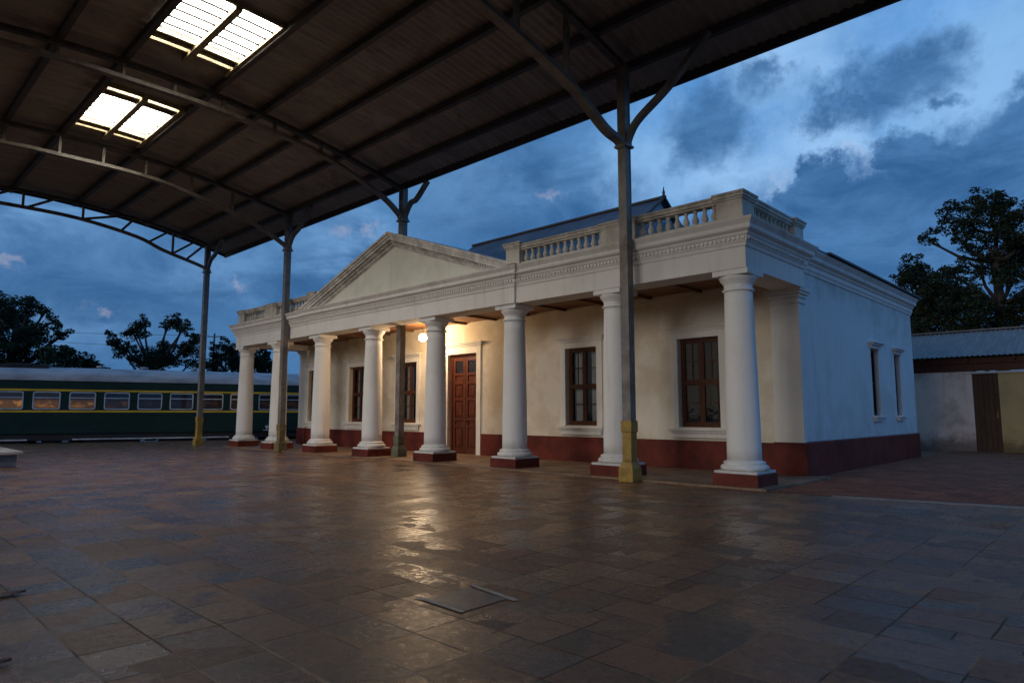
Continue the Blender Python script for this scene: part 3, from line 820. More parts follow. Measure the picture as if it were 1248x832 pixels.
# --- windows on the porch wall
def porch_window(x, kind):
    yf = YW + .13
    f = MB(); a, b = x - WW / 2, x + WW / 2; t = .075
    f.box((a, yf, WZ0), (a + t, yf + .09, WZ1)); f.box((b - t, yf, WZ0), (b, yf + .09, WZ1))
    f.box((a + t, yf, WZ1 - t), (b - t, yf + .09, WZ1)); f.box((a + t, yf, WZ0), (b - t, yf + .09, WZ0 + .09))
    zm = 2.02
    f.box((a + t, yf + .005, zm - .035), (b - t, yf + .08, zm + .035))
    f.box((x - .04, yf + .01, WZ0 + .09), (x + .04, yf + .075, zm - .035)); f.box((x - .04, yf + .01, zm + .035), (x + .04, yf + .075, WZ1 - t))
    # sash rails
    for (u0, u1) in ((a + t, x - .04), (x + .04, b - t)):
        for (z0, z1) in ((WZ0 + .09, zm - .035), (zm + .035, WZ1 - t)):
            s = .028
            f.box((u0, yf + .02, z0), (u0 + s, yf + .065, z1)); f.box((u1 - s, yf + .02, z0), (u1, yf + .065, z1))
            f.box((u0 + s, yf + .02, z0), (u1 - s, yf + .065, z0 + s)); f.box((u0 + s, yf + .02, z1 - s), (u1 - s, yf + .065, z1))
            zz = (z0 + z1) / 2 + (.02 if z0 < 1.5 else 0)
            f.box((u0 + s, yf + .03, zz - .011), (u1 - s, yf + .06, zz + .011))
            if z0 > 1.5 and (kind == 1 or u0 < x - .2):
                um = (u0 + u1) / 2 + .01
                f.box((um - .009, yf + .031, z0 + s), (um + .009, yf + .059, z1 - s))
    w = obj('window', f, M['win'], bld)
    p = MB()
    p.quad((a + t, yf + .048, WZ0 + .08), (b - t, yf + .048, WZ0 + .08), (b - t, yf + .048, WZ1 - t), (a + t, yf + .048, WZ1 - t))
    obj('pane', p, M['glass'], w, recalc=False)
    cu = MB(); n = 44
    for (u0, u1, z0, z1) in (((a + .05, x - .06, 1.0, 3.0), (x + .10, b - .05, 1.0, 3.0)) if kind == 0 else ((a + .05, a + .34, 1.0, 3.0), (b - .36, b - .05, 1.0, 3.0))):
        vs, fs = [], []
        for i in range(n + 1):
            u = u0 + (u1 - u0) * i / n; yy = yf + .20 + .025 * math.sin(i * 1.15 + x) + .012 * math.sin(i * .37)
            vs += [(u, yy, z0), (u, yy, z1)]
        for i in range(n): fs.append((2 * i, 2 * i + 2, 2 * i + 3, 2 * i + 1))
        cu.add(vs, fs, True)
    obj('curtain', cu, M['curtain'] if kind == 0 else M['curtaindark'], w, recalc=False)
    s = MB(); o = .19
    s.box((a - o, YW - .035, WZ0 - .02), (a - .004, YW + .02, WZ1 + .16)); s.box((b + .004, YW - .035, WZ0 - .02), (b + o, YW + .02, WZ1 + .16))
    s.box((a - .004, YW - .033, WZ1 + .004), (b + .004, YW + .02, WZ1 + .16))
    s.box((a - o - .02, YW - .06, WZ1 + .16), (b + o + .02, YW + .02, WZ1 + .21))
    s.box((a - o - .06, YW - .10, WZ1 + .21), (b + o + .06, YW + .02, WZ1 + .25))
    s.box((a - o - .10, YW - .14, WZ1 + .25), (b + o + .10, YW + .02, WZ1 + .285))
    obj('surround', s, M['trim'], w, bevel=.006)
    q = MB()
    q.box((a - .26, YW - .15, WZ0 - .075), (b + .26, YW + .2, WZ0 - .022))
    q.box((a - .22, YW - .10, WZ0 - .125), (b + .22, YW + .02, WZ0 - .075))
    q.box((a - .16, YW - .06, WZ0 - .24), (b + .16, YW + .02, WZ0 - .125))
    obj('sill', q, M['trim'], w, bevel=.007)
for i, x in enumerate(win_x): porch_window(x, 1 if i == 4 else 0)

# --- double door
g = MB(); yd_ = YW + .10; fw = .07
g.box((DX0, yd_, .035), (DX0 + fw, yd_ + .12, DZ)); g.box((DX1 - fw, yd_, .035), (DX1, yd_ + .12, DZ)); g.box((DX0 + fw, yd_, DZ - fw), (DX1 - fw, yd_ + .12, DZ))
dr = obj('door', g, M['door'], bld, bevel=.004)
xm = (DX0 + DX1) / 2
for (u0, u1) in ((DX0 + fw + .004, xm - .004), (xm + .004, DX1 - fw - .004)):
    l = MB(); y0 = yd_ + .03; s = .095
    z0, z1 = .045, DZ - fw - .006; s = .11
    rails = [(z0, z0 + .18), (.86, .93), (1.08, 1.16), (1.70, 1.79), (2.22, 2.31), (2.50, 2.58), (z1 - .13, z1)]
    l.box((u0, y0, z0), (u0 + s, y0 + .05, z1)); l.box((u1 - s, y0, z0), (u1, y0 + .05, z1))
    for a, b in rails: l.box((u0 + s, y0 + .001, a), (u1 - s, y0 + .049, b))
    for k in range(len(rails) - 2):
        a, b = rails[k][1], rails[k + 1][0]
        l.box((u0 + s, y0 + .032, a), (u1 - s, y0 + .045, b))
        if b - a > .2:
            l.box((u0 + s + .045, y0 + .014, a + .045), (u1 - s - .045, y0 + .034, b - .045))
            l.box((u0 + s + .075, y0 + .004, a + .08), (u1 - s - .075, y0 + .016, b - .08))
    obj('door_leaf', l, M['door'], dr, bevel=.005)
    p = MB(); a, b = rails[-2][1], rails[-1][0]
    p.quad((u0 + s, y0 + .03, a), (u1 - s, y0 + .03, a), (u1 - s, y0 + .03, b), (u0 + s, y0 + .03, b))
    obj('pane', p, M['doorglass'], dr, recalc=False)
g = MB(); g.lathe([(.0, 0), (.028, .004), (.03, .02), (.012, .03), (.012, .05), (.026, .06), (.028, .075), (.0, .09)], 12)
hm = g.v; g.v = [(xm + .06 + a, yd_ + .03 - c, 1.06 + b) for a, b, c in hm]
obj('handle', g, M['brass'], dr)
g = MB()
g.box((DX0 - .20, YW - .04, .035), (DX0 - .004, YW + .02, DZ + .22)); g.box((DX1 + .004, YW - .04, .035), (DX1 + .20, YW + .02, DZ + .22))
g.box((DX0 - .004, YW - .038, DZ + .004), (DX1 + .004, YW + .02, DZ + .22))
g.box((DX0 - .24, YW - .07, DZ + .22), (DX1 + .24, YW + .02, DZ + .27)); g.box((DX0 - .30, YW - .12, DZ + .27), (DX1 + .30, YW + .02, DZ + .315)); g.box((DX0 - .34, YW - .16, DZ + .315), (DX1 + .34, YW + .02, DZ + .35))
obj('surround', g, M['trim'], dr, bevel=.006)

# --- narrow side windows
for (y0, y1, z0, z1) in sw:
    f = MB(); xf = XR - .11; t = .06
    f.box((xf - .06, y0, z0), (xf, y0 + t, z1)); f.box((xf - .06, y1 - t, z0), (xf, y1, z1)); f.box((xf - .06, y0 + t, z0), (xf, y1 - t, z0 + t)); f.box((xf - .06, y0 + t, z1 - t), (xf, y1 - t, z1))
    f.box((xf - .05, y0 + t, 2.06), (xf - .01, y1 - t, 2.12)); f.box((xf - .05, (y0 + y1) / 2 - .025, z0 + t), (xf - .012, (y0 + y1) / 2 + .025, 2.06)); f.box((xf - .05, (y0 + y1) / 2 - .025, 2.12), (xf - .012, (y0 + y1) / 2 + .025, z1 - t))
    w = obj('window', f, M['winred'], bld)
    p = MB(); p.quad((xf - .03, y0 + t, z0 + t), (xf - .03, y1 - t, z0 + t), (xf - .03, y1 - t, z1 - t), (xf - .03, y0 + t, z1 - t))
    obj('pane', p, M['glass'], w, recalc=False)
    h = MB(); h.box((XR - .02, y0 - .06, z1 + .02), (XR + .05, y1 + .06, z1 + .10)); h.box((XR - .02, y0 - .10, z1 + .10), (XR + .10, y1 + .10, z1 + .15)); h.box((XR - .02, y0 - .14, z1 + .15), (XR + .15, y1 + .14, z1 + .19))
    obj('hood', h, M['side'], w, bevel=.006)
    s = MB(); s.box((XR - .25, y0 - .08, z0 - .06), (XR + .12, y1 + .08, z0 - .002)); s.box((XR - .02, y0 - .04, z0 - .14), (XR + .07, y1 + .04, z0 - .06))
    obj('sill', s, M['side'], w, bevel=.006)

# --- porch pendant lamp
LX, LY, LZ = -16.50, 13.10, 3.68
lamp = thing('porch_lamp', 'lit round globe lamp hanging from the porch ceiling beside the door', 'lamp', (LX, LY, 4.15))
g = MB(); g.lathe([(.001, -.12)] + [(.12 * math.sin(math.pi * i / 16), -.12 * math.cos(math.pi * i / 16)) for i in range(1, 16)] + [(.001, .12)], 24, (LX, LY, LZ))
obj('globe', g, M['globe'], lamp)
g = MB(); g.lathe([(.06, .115), (.062, .16), (.03, .18), (.012, .19), (.012, .45), (.06, .455), (.06, .478)], 14, (LX, LY, LZ))
obj('stem', g, M['brass'], lamp)

# ------------------------------------------------------------------ the platform canopy
can = thing('platform_canopy', 'huge dark arched canopy of corrugated sheets on slim steel posts', 'canopy', (-14.0, 10.9, 0))
YE, ZE, YCR, ZCR = 12.0, 8.33, 4.5, 9.38
KR = (ZCR - ZE) / (YE - YCR) ** 2
zr = lambda y: ZCR - KR * (y - YCR) ** 2
CX0, CX1, CY0 = -29.15, 11.0, 2 * YCR - YE
LIGHTS = [[(-14.42, -12.45, 4.25, 6.05), (-14.86, -14.74, 4.25, 6.05)], [(-20.50, -18.45, 4.3, 6.0), (-20.95, -20.83, 4.3, 6.0), (-18.06, -17.92, 4.3, 6.0)]]
SKY = [q for l_ in LIGHTS for q in l_]
def in_sky(x, y):
    return any(a < x < b and c < y < d for a, b, c, d in SKY)
def sheet(mb, x0, x1, y0, y1, ny, skip=None, pitch=.19, amp=.026, dz=0.0):
    step = pitch / 4; nx = max(2, int(round((x1 - x0) / step)))
    ys = [y0 + (y1 - y0) * i / ny for i in range(ny + 1)]
    if skip:
        for a, b, c, d in SKY:
            ys = [q for q in ys if abs(q - c) > .04 and abs(q - d) > .04] + [c, d]
        ys = sorted(ys)
    vs, fs = [], []
    for i in range(nx + 1):
        x = x0 + (x1 - x0) * i / nx
        w = amp * math.sin(2 * math.pi * x / pitch)
        for y in ys: vs.append((x, y, zr(y) + w + dz))
    m = len(ys)
    for i in range(nx):
        xm_ = x0 + (x1 - x0) * (i + .5) / nx
        for k in range(m - 1):
            if skip and in_sky(xm_, (ys[k] + ys[k + 1]) / 2): continue
            fs.append((i * m + k, (i + 1) * m + k, (i + 1) * m + k + 1, i * m + k + 1))
    mb.add(vs, fs, True)
g = MB(); sheet(g, CX0, CX1, CY0, YE + .12, 26, True)
obj('roof_sheet', g, M['roofunder'], can, recalc=False)
purl = [11.12, 9.95, 8.68, 7.4, 6.14, 4.16, 2.9, 1.6, .3, -1.0, -2.2]
for y in purl:
    g = MB(); g.bar([(CX0 + .05, y, zr(y) - .105), (CX1 - .05, y, zr(y) - .105)], .075, .15, (0, 1, 0))
    g.bar([(CX0 + .05, y + .03, zr(y) - .183), (CX1 - .05, y + .03, zr(y) - .183)], .12, .012, (0, 1, 0))
    obj('purlin', g, M['steeldark'], can)
for y in (YE - .02, CY0 + .02):
    g = MB(); g.bar([(CX0 - .02, y, zr(y) - .085), (CX1, y, zr(y) - .085)], .07, .20, (0, 1, 0))
    obj('eave_beam', g, M['fascia'], can)
g = MB(); ys = [CY0 + (YE - CY0) * i / 30 for i in range(31)]
g.bar([(CX0 - .04, y, zr(y) - .05) for y in ys], .05, .18)
obj('barge_board', g, M['fascia'], can)
# skylights
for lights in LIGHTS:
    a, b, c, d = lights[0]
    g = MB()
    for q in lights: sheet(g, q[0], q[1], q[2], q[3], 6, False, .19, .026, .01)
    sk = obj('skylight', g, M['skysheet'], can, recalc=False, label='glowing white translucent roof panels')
    xa, xb = min(q[0] for q in lights), max(q[1] for q in lights)
    f = MB(); ym = (c + d) / 2
    for yy, w in ((c - .04, .10), (d + .05, .14)):
        f.bar([(xa - .35, yy, zr(yy) - .08), (xb + .10, yy, zr(yy) - .08)], w, .12, (0, 1, 0))
    for xx in [a - .05, b + .05] + [q[0] - .03 for q in lights[1:]] + [q[1] + .03 for q in lights[1:]]:
        f.bar([(xx, c + (d - c) * i / 6, zr(c + (d - c) * i / 6) - .06) for i in range(7)], .06, .09)
    obj('frame', f, M['skyframe'], sk)
    f = MB(); f.bar([(xa - .4, ym, zr(ym) - .10), (xb + .05, ym, zr(ym) - .10)], .14, .15, (0, 1, 0))
    obj('divider', f, M['skyframe'], sk)
    n = 6
    for i in range(1, n):
        xx = a + (b - a) * i / n
        f = MB(); f.bar([(xx, c + (d - c) * k / 4, zr(c + (d - c) * k / 4) - .075) for k in range(5)], .046, .03)
        obj('glazing_bar', f, M['barblack'], sk)

def spline(pts, n=10):
    P = [Vector(p) for p in pts]; P = [P[0] * 2 - P[1]] + P + [P[-1] * 2 - P[-2]]; out = []
    for i in range(1, len(P) - 2):
        for k in range(n):
            t = k / n; a, b, c, d = P[i - 1:i + 3]
            out.append(.5 * ((2 * b) + (c - a) * t + (2 * a - 5 * b + 4 * c - d) * t * t + (3 * b - a - 3 * c + d) * t ** 3))
    out.append(P[-2]); return out
trs = [  # x, y of post, half width, collar height, bottom chord (y, z), kind of foot
    (-28.30, 10.90, .098, 7.19, [(9.17, 7.83), (8.15, 8.20), (6.27, 8.50), (4.5, 8.56)], 'yellow'),
    (-21.75, 11.13, .095, 7.04, [(9.57, 7.86), (7.17, 8.42), (5.8, 8.55), (4.5, 8.56)], 'ochre'),
    (-16.10, 11.95, .100, 7.13, [(11.0, 7.80), (9.07, 8.45), (6.6, 8.73), (4.5, 8.78)], 'moss'),
    (-7.34, 10.93, .096, 6.66, [(10.25, 6.86), (9.25, 7.33), (7.9, 7.68), (6.2, 7.98), (4.5, 8.08)], 'yellow')]
for ti, (tx, ty_, hw, zc, bc, foot) in enumerate(trs):
    # post: two flanges and a web, with caps
    g = MB(); top = zr(ty_) - .19
    g.box((tx - hw, ty_ - hw, .02), (tx + hw, ty_ - hw + .035, top)); g.box((tx - hw, ty_ + hw - .035, .02), (tx + hw, ty_ + hw, top))
    g.box((tx - hw + .02, ty_ - hw + .035, .02), (tx + hw - .008, ty_ + hw - .035, top))
    post = obj('post', g, M['steel'] if foot != 'ochre' else M['steel'], can, bevel=.006)
    # painted foot
    zt = {'yellow': 1.16, 'ochre': .92, 'moss': .62}[foot]
    b = MB()
    b.frustum((tx, ty_), (hw + .068, hw + .068), (hw + .064, hw + .064), .0, .25); b.frustum((tx, ty_), (hw + .064, hw + .064), (hw + .012, hw + .012), .25, .38)
    b.box((tx - hw - .008, ty_ - hw - .008, .38), (tx + hw + .008, ty_ + hw + .008, zt - .22))
    b.box((tx - hw - .024, ty_ - hw - .024, zt - .22), (tx + hw + .024, ty_ + hw + .024, zt))
    obj('base', b, M[foot], post, bevel=.010)
    c = MB(); c.box((tx - hw - .05, ty_ - hw - .05, zc - .02), (tx + hw + .05, ty_ + hw + .05, zc + .03)); c.box((tx - hw - .02, ty_ - hw - .02, zc + .03), (tx + hw + .02, ty_ + hw + .02, zc + .12))
    obj('collar', c, M['steel'], post, bevel=.008)
    # brace along the eave
    rise = zr(ty_) - .20 - zc
    br = spline([(tx + hw - .03, ty_, zc + .02), (tx + hw + .06, ty_, zc + .24), (tx + hw + .28, ty_, zc + .50), (tx + rise * .62, ty_ + .02, zc + rise * .56), (tx + rise * 1.08, ty_ + .06, zc + rise)], 8)
    r_ = MB(); r_.bar(br, .13, .11, (0, 1, 0)); obj('brace', r_, M['steel'], post)
    # truss
    cy = 2 * YCR
    half = [(ty_ - hw + .02, zc + .02), (ty_ - hw - .10, zc + .22)] + bc
    if bc[0][0] > ty_ - hw - .75: half = [(ty_ - hw + .02, zc - .02), (ty_ - hw - .10, zc + .10)] + bc
    pts = [(tx, y, z) for y, z in half]; pts += [(tx, cy - y, z) for y, z in reversed(half[:-1])]
    line = spline(pts, 8)
    t = MB(); t.bar(line, .17 if ti != 3 else .20, .095)
    tr = obj('truss', t, M['chord'] if ti in (1, 2) else M['steel'], can)
    tc = MB(); yy = [ty_ + .1 - (2 * (ty_ - YCR) + .2) * i / 40 for i in range(41)]
    tc.bar([(tx, y, zr(y) - .235) for y in yy], .15, .10)
    obj('top_chord', tc, M['steeldark'], tr)
    def zb(y):
        y = y if y >= YCR else cy - y
        for i in range(len(line) - 1):
            a_, b_ = line[i], line[i + 1]
            if a_.y >= y >= b_.y and abs(a_.y - b_.y) > 1e-6: return a_.z + (b_.z - a_.z) * (y - a_.y) / (b_.y - a_.y)
        return zc
    nodes = [9.1, 7.75, 6.4, 5.25, 4.16, 2.9, 1.6, .3] if ti else [9.5, 6.3, 4.46, 2.7, -.5]
    for y in nodes:
        s = MB(); s.bar([(tx, y, zb(y)), (tx, y, zr(y) - .2)], .10, .07); obj('strut', s, M['chord'] if ti in (1, 2) else M['steel'], tr)
    if ti == 0:
        for (y0_, y1_) in ((10.05, 10.8), (9.5, 10.45), (8.6, 9.4), (7.6, 8.05), (6.3, 7.7), (4.6, 5.5), (3.2, 4.2), (1.4, 2.5)):
            s = MB(); s.bar([(tx, y0_, zb(y0_) + .02), (tx, y1_, zr(y1_) - .24)], .07, .085)
            obj('diagonal', s, M['steel'], tr)

# ------------------------------------------------------------------ passenger coach (local frame: x along the train, y away, z up)
TR = math.atan2(DT.y, DT.x)
coach = thing('passenger_coach', 'dark green passenger coach with two yellow lines and a grey roof, standing behind the plaza', 'train coach', (A0.x, A0.y, 0), TR)
TX0, TX1 = -7.5, 18.5
def rnd_rect(x0, x1, z0, z1, r, n=5):
    pts = []
    for cx0, cz0, a0 in ((x1 - r, z1 - r, 0), (x0 + r, z1 - r, 90), (x0 + r, z0 + r, 180), (x1 - r, z0 + r, 270)):
        for i in range(n + 1):
            a = R(a0 + 90 * i / n); pts.append((cx0 + r * math.cos(a), cz0 + r * math.sin(a)))
    return pts
wx = [1.05 + 1.33 * k for k in range(-5, 10)]; wx = [x for x in wx if TX0 + .5 < x < TX1 - 2]
WOP = [(x - .04, x + .97, 1.47, 2.25) for x in wx]
g = MB(); wall_faces(g, lambda u, d, z: (u, d, z), TX0, TX1, .42, 2.62, WOP, .07)
# curved shoulder, ends and far side
sh = [(0, 2.62), (.012, 2.70), (.05, 2.78)]
far = [(2.85, 2.78), (2.89, 2.70), (2.90, 2.62), (2.90, .42)]
for i in range(2): g.quad((TX0, *sh[i]), (TX1, *sh[i]), (TX1, *sh[i + 1]), (TX0, *sh[i + 1]))
for i in range(3): g.quad((TX0, *far[i]), (TX1, *far[i]), (TX1, *far[i + 1]), (TX0, *far[i + 1]))
for xx in (TX0, TX1): g.add([(xx, 0, .42)] + [(xx, *p) for p in sh] + [(xx, *p) for p in far], [tuple(range(8))])
obj('body', g, M['coach'], coach, recalc=False)
g = MB(); arc = [(1.45 - 1.44 * math.cos(math.pi * i / 18), 2.76 + .64 * math.sin(math.pi * i / 18) ** .75) for i in range(19)]
vs = [(TX0 - .03, *p) for p in arc] + [(TX1 + .03, *p) for p in arc]
g.add(vs, [(i, i + 1, 20 + i, 19 + i) for i in range(18)], True)
g.add([(TX0 - .03, *p) for p in arc] + [(TX1 + .03, *p) for p in arc], [tuple(range(19)), tuple(range(37, 18, -1))])
g.box((TX0 - .03, -.035, 2.735), (TX1 + .03, .02, 2.775))
rfc = obj('roof', g, M['coachroof'], coach, recalc=False)
g = MB(); g.box((-4.2, .55, 3.16), (1.45, 2.3, 3.46)); g.box((-.1, .50, 3.40), (.75, 2.35, 3.50))
for i in range(9): g.box((-4.0 + i * .44, .545, 3.22), (-3.75 + i * .44, .56, 3.40))
obj('roof_vent', g, M['under'], rfc, bevel=.03)
for (a, b) in ((3.4, 3.62), (5.2, 5.4), (7.4, 7.6), (10.2, 10.4)):
    g = MB(); g.lathe([(.13, 3.33), (.13, 3.45), (.19, 3.46), (.17, 3.52), (.0, 3.55)], 12, (a, 1.45, 0)); obj('roof_vent', g, M['coachroof'], rfc)
for z0 in (2.275, 1.345):
    g = MB(); g.box((TX0, -.006, z0), (TX1, .004, z0 + .085)); obj('stripe', g, M['stripe'], coach)
lit = [mat_lit('lit window %d' % i, i, a) for i, a in enumerate((.42, .33, .25, .05, .02))]
for k, x in enumerate(wx):
    f = MB(); o = rnd_rect(x - .04, x + .97, 1.47, 2.25, .09); q = rnd_rect(x + .005, x + .925, 1.515, 2.205, .06); n = len(o)
    vs = [(a, -.014, b) for a, b in o] + [(a, -.014, b) for a, b in q] + [(a, .05, b) for a, b in o] + [(a, .05, b) for a, b in q]
    fs = []
    for i in range(n):
        j = (i + 1) % n; fs += [(i, j, n + j, n + i), (n + i, n + j, 3 * n + j, 3 * n + i), (i, 2 * n + i, 2 * n + j, j)]
    f.add(vs, fs); f.box((x + .005, -.010, 1.965), (x + .925, .03, 2.005))
    w = obj('window', f, M['tframe'], coach)
    p = MB(); p.quad((x, .035, 1.5), (x + .93, .035, 1.5), (x + .93, .035, 2.21), (x, .035, 2.21))
    mi = {-1: 0, 0: 1, 1: 2, 2: 3}.get(round((x - 1.05) / 1.33), 4)
    if x < -1: mi = 0
    obj('pane', p, lit[mi], w, recalc=False)
g = MB(); g.box((TX0 + .05, .12, .10), (TX1 - .05, 2.78, .42))
for (a, b) in ((3.0, 5.2), (6.0, 7.6), (8.2, 10.2), (-.2, .7)): g.box((a, .10, -.38), (b, 2.7, .12))
und = obj('underframe', g, M['under'], coach, bevel=.02)
for (a, b) in ((-6.9, .93), (2.56, 9.0)):
    g = MB(); g.box((a, -.10, .135), (b, .11, .175)); g.box((a, -.105, .13), (b, -.085, .185)); obj('footboard', g, M['foot'], und)
for bx_ in (-4.9, 1.7, 11.9, 15.6):
    g = MB(); g.box((bx_ - 1.5, .35, -.30), (bx_ + 1.5, .55, -.05)); g.box((bx_ - .3, .3, -.32), (bx_ + .3, 2.6, .12)); g.box((bx_ - 1.5, 2.35, -.30), (bx_ + 1.5, 2.55, -.05))
    bo = obj('bogie', g, M['under'], coach, bevel=.02)
    for dx in (-.95, .95):
        for yy in (.62, 2.16):
            w = MB(); w.lathe([(.0, -.06), (.36, -.06), (.44, -.02), (.44, .07), (.0, .07)], 20)
            w.v = [(bx_ + dx + a, yy + c, -.33 + b) for a, b, c in w.v]
            obj('wheel', w, M['rail'], bo)
# small white figure-like mark with a bar beneath it, low on the coach side
g = MB(); mx = 10.75
g.box((mx - .28, -.008, .285), (mx + .28, .0, .335)); g.prism([(mx - .05, .36), (mx + .07, .36), (mx + .05, .50), (mx + .15, .56), (mx + .12, .68), (mx - .06, .70), (mx - .14, .60), (mx - .06, .55)], -.008, 0, 1)
g.v = [(mx + (a - mx) * .62, b, .45 + (c - .3) * .62) for a, b, c in g.v]
obj('emblem', g, M['foot'], coach)
# rails it stands on
trk = thing('railway_track', 'steel rails on dark ballast beneath the green coach', 'railway track', (A0.x, A0.y, -.95), TR)
woff[trk.as_pointer()] = Vector((0, 0, 0))
for yy in (.66, 2.20):
    g = MB(); g.box((-40, yy - .035, .13), (60, yy + .035, .18)); g.box((-40, yy - .01, .04), (60, yy + .01, .13)); g.box((-40, yy - .07, .02), (60, yy + .07, .04)); obj('rail', g, M['rail'], trk)
g = MB(); g.prism([(-.25, .01), (.35, .10), (2.5, .10), (3.6, .01)], -40, 60, 0); obj('ballast_bed', g, M['ballast'], trk)

# ------------------------------------------------------------------ storage shed beyond the yard
SY = 27.7
shed = thing('storage_shed', 'low outbuilding with rusty corrugated roof, stained wall and brown plank door', 'shed', (-2, SY, 0))
SX0, SX1 = -11.5, 9.5
D0, D1 = -4.44, -3.70
g = MB(); wall_faces(g, lambda u, d, z: (u, SY + d, z), SX0, D0 - .001, 0, 2.75, [], .1)
g.quad((D0 - .001, SY, 0), (D0 - .001, SY + .4, 0), (D0 - .001, SY + .4, 2.75), (D0 - .001, SY, 2.75)); g.quad((SX0, SY + 5, 0), (SX1, SY + 5, 0), (SX1, SY + 5, 2.75), (SX0, SY + 5, 2.75)); g.quad((SX0, SY, 0), (SX0, SY + 5, 0), (SX0, SY + 5, 2.75), (SX0, SY, 2.75))
obj('wall', g, M['shedwall'], shed, recalc=False)
g = MB(); wall_faces(g, lambda u, d, z: (u, SY + .02 + d, z), D1, SX1, 0, 2.66, [(4.2, 5.1, .02, 2.2)], .15)
g.quad((D1, SY + .02, 0), (D1, SY + .4, 0), (D1, SY + .4, 2.66), (D1, SY + .02, 2.66)); g.quad((SX1, SY + .02, 0), (SX1, SY + 5, 0), (SX1, SY + 5, 2.7), (SX1, SY + .02, 2.7))
obj('wall', g, M['shedtan'], shed, recalc=False, label='tan wall section beside the door, dirty along its foot')
g = MB(); g.box((D0, SY + .10, 0), (D1, SY + .16, 2.74))
for i in range(5): g.box((D0 + .01 + i * .146, SY + .085, .04), (D0 + .146 + i * .146, SY + .11, 2.70))
g.box((D0 + .01, SY + .07, .5), (D1 - .01, SY + .088, .62)); g.box((D0 + .01, SY + .07, 1.95), (D1 - .01, SY + .088, 2.07))
dsh = obj('door', g, M['sheddoor'], shed, bevel=.004)
g = MB(); g.box((D1 - .10, SY + .05, 1.15), (D1 - .07, SY + .075, 1.32)); obj('handle', g, M['brass'], dsh)
g = MB(); g.box((4.2, SY + .12, .02), (5.1, SY + .18, 2.2)); obj('door', g, M['sheddoor'], shed)
g = MB(); g.box((D0 - .1, SY - .03, 2.66), (SX1, SY + .10, 2.735)); obj('lintel', g, M['lintel'], shed, bevel=.006)
g = MB(); g.box((SX0 - .2, SY - .02, 2.75), (SX1 + .2, SY + .04, 3.02)); g.box((SX0 - .2, SY - .10, 3.02), (SX1 + .2, SY + .02, 3.21))
for i in range(16): g.box((SX0 + .3 + i * 1.33, SY - .30, 3.10), (SX0 + .38 + i * 1.33, SY - .10, 3.20))
obj('fascia', g, M['winred'], shed, bevel=.005)
g = MB(); nx = 560; vs, fs = [], []
for i in range(nx + 1):
    x = SX0 - .35 + (SX1 - SX0 + .7) * i / nx; w = .018 * math.sin(2 * math.pi * x / .15)
    for k in range(5):
        t = k / 4; vs.append((x, SY - .38 + 3.1 * t, 3.26 + 1.16 * t + w))
for i in range(nx):
    for k in range(4): fs.append((i * 5 + k, (i + 1) * 5 + k, (i + 1) * 5 + k + 1, i * 5 + k + 1))
g.add(vs, fs, True)
g.quad((SX0 - .35, SY + 2.72, 4.42), (SX1 + .35, SY + 2.72, 4.42), (SX1 + .35, SY + 5.8, 3.26), (SX0 - .35, SY + 5.8, 3.26))
sr = obj('roof', g, M['shedroof'], shed, recalc=False)
g = MB(); g.bar([(SX0 - .36, SY + 2.72, 4.45), (SX1 + .36, SY + 2.72, 4.45)], .26, .05, (0, 1, 0)); obj('ridge_capping', g, M['shedroof'], sr)

# ------------------------------------------------------------------ low bench at the far left
bn = thing('low_bench', 'low concrete bench with a pale flat top at the plaza edge', 'bench', (-21.0, 3.1, 0))
g = MB(); g.box((-24.5, 2.98, 0), (-20.05, 3.45, .30)); obj('body', g, M['concrete'], bn, bevel=.02)
g = MB(); g.box((-24.6, 2.90, .30), (-19.92, 3.55, .39)); obj('top', g, M['slab'], bn, bevel=.025)

# ------------------------------------------------------------------ trees
CF = Vector((math.cos(HEAD), math.sin(HEAD))); CR = Vector((math.sin(HEAD), -math.cos(HEAD)))
def site(lat, dep): return CF * dep + CR * lat
def leaf_cluster(mb, c, r, dens, size, flat=.8):
    n = int(dens * r * r)
    for _ in range(n):
        while True:
            p = Vector((random.uniform(-1, 1), random.uniform(-1, 1), random.uniform(-1, 1)))
            if p.length <= 1 and random.random() < .35 + .65 * p.length: break
        q = c + Vector((p.x * r, p.y * r, p.z * r * flat))
        s = size * random.uniform(.55, 1.25)
        a = Vector((random.gauss(0, 1), random.gauss(0, 1), random.gauss(0, .6))).normalized()
        b = a.cross(Vector((random.gauss(0, 1), random.gauss(0, 1), random.gauss(0, 1)))).normalized()
        mb.add([q - a * s * .6, q + b * s * .28, q + a * s * .6, q - b * s * .28], [(0, 1, 2, 3)])
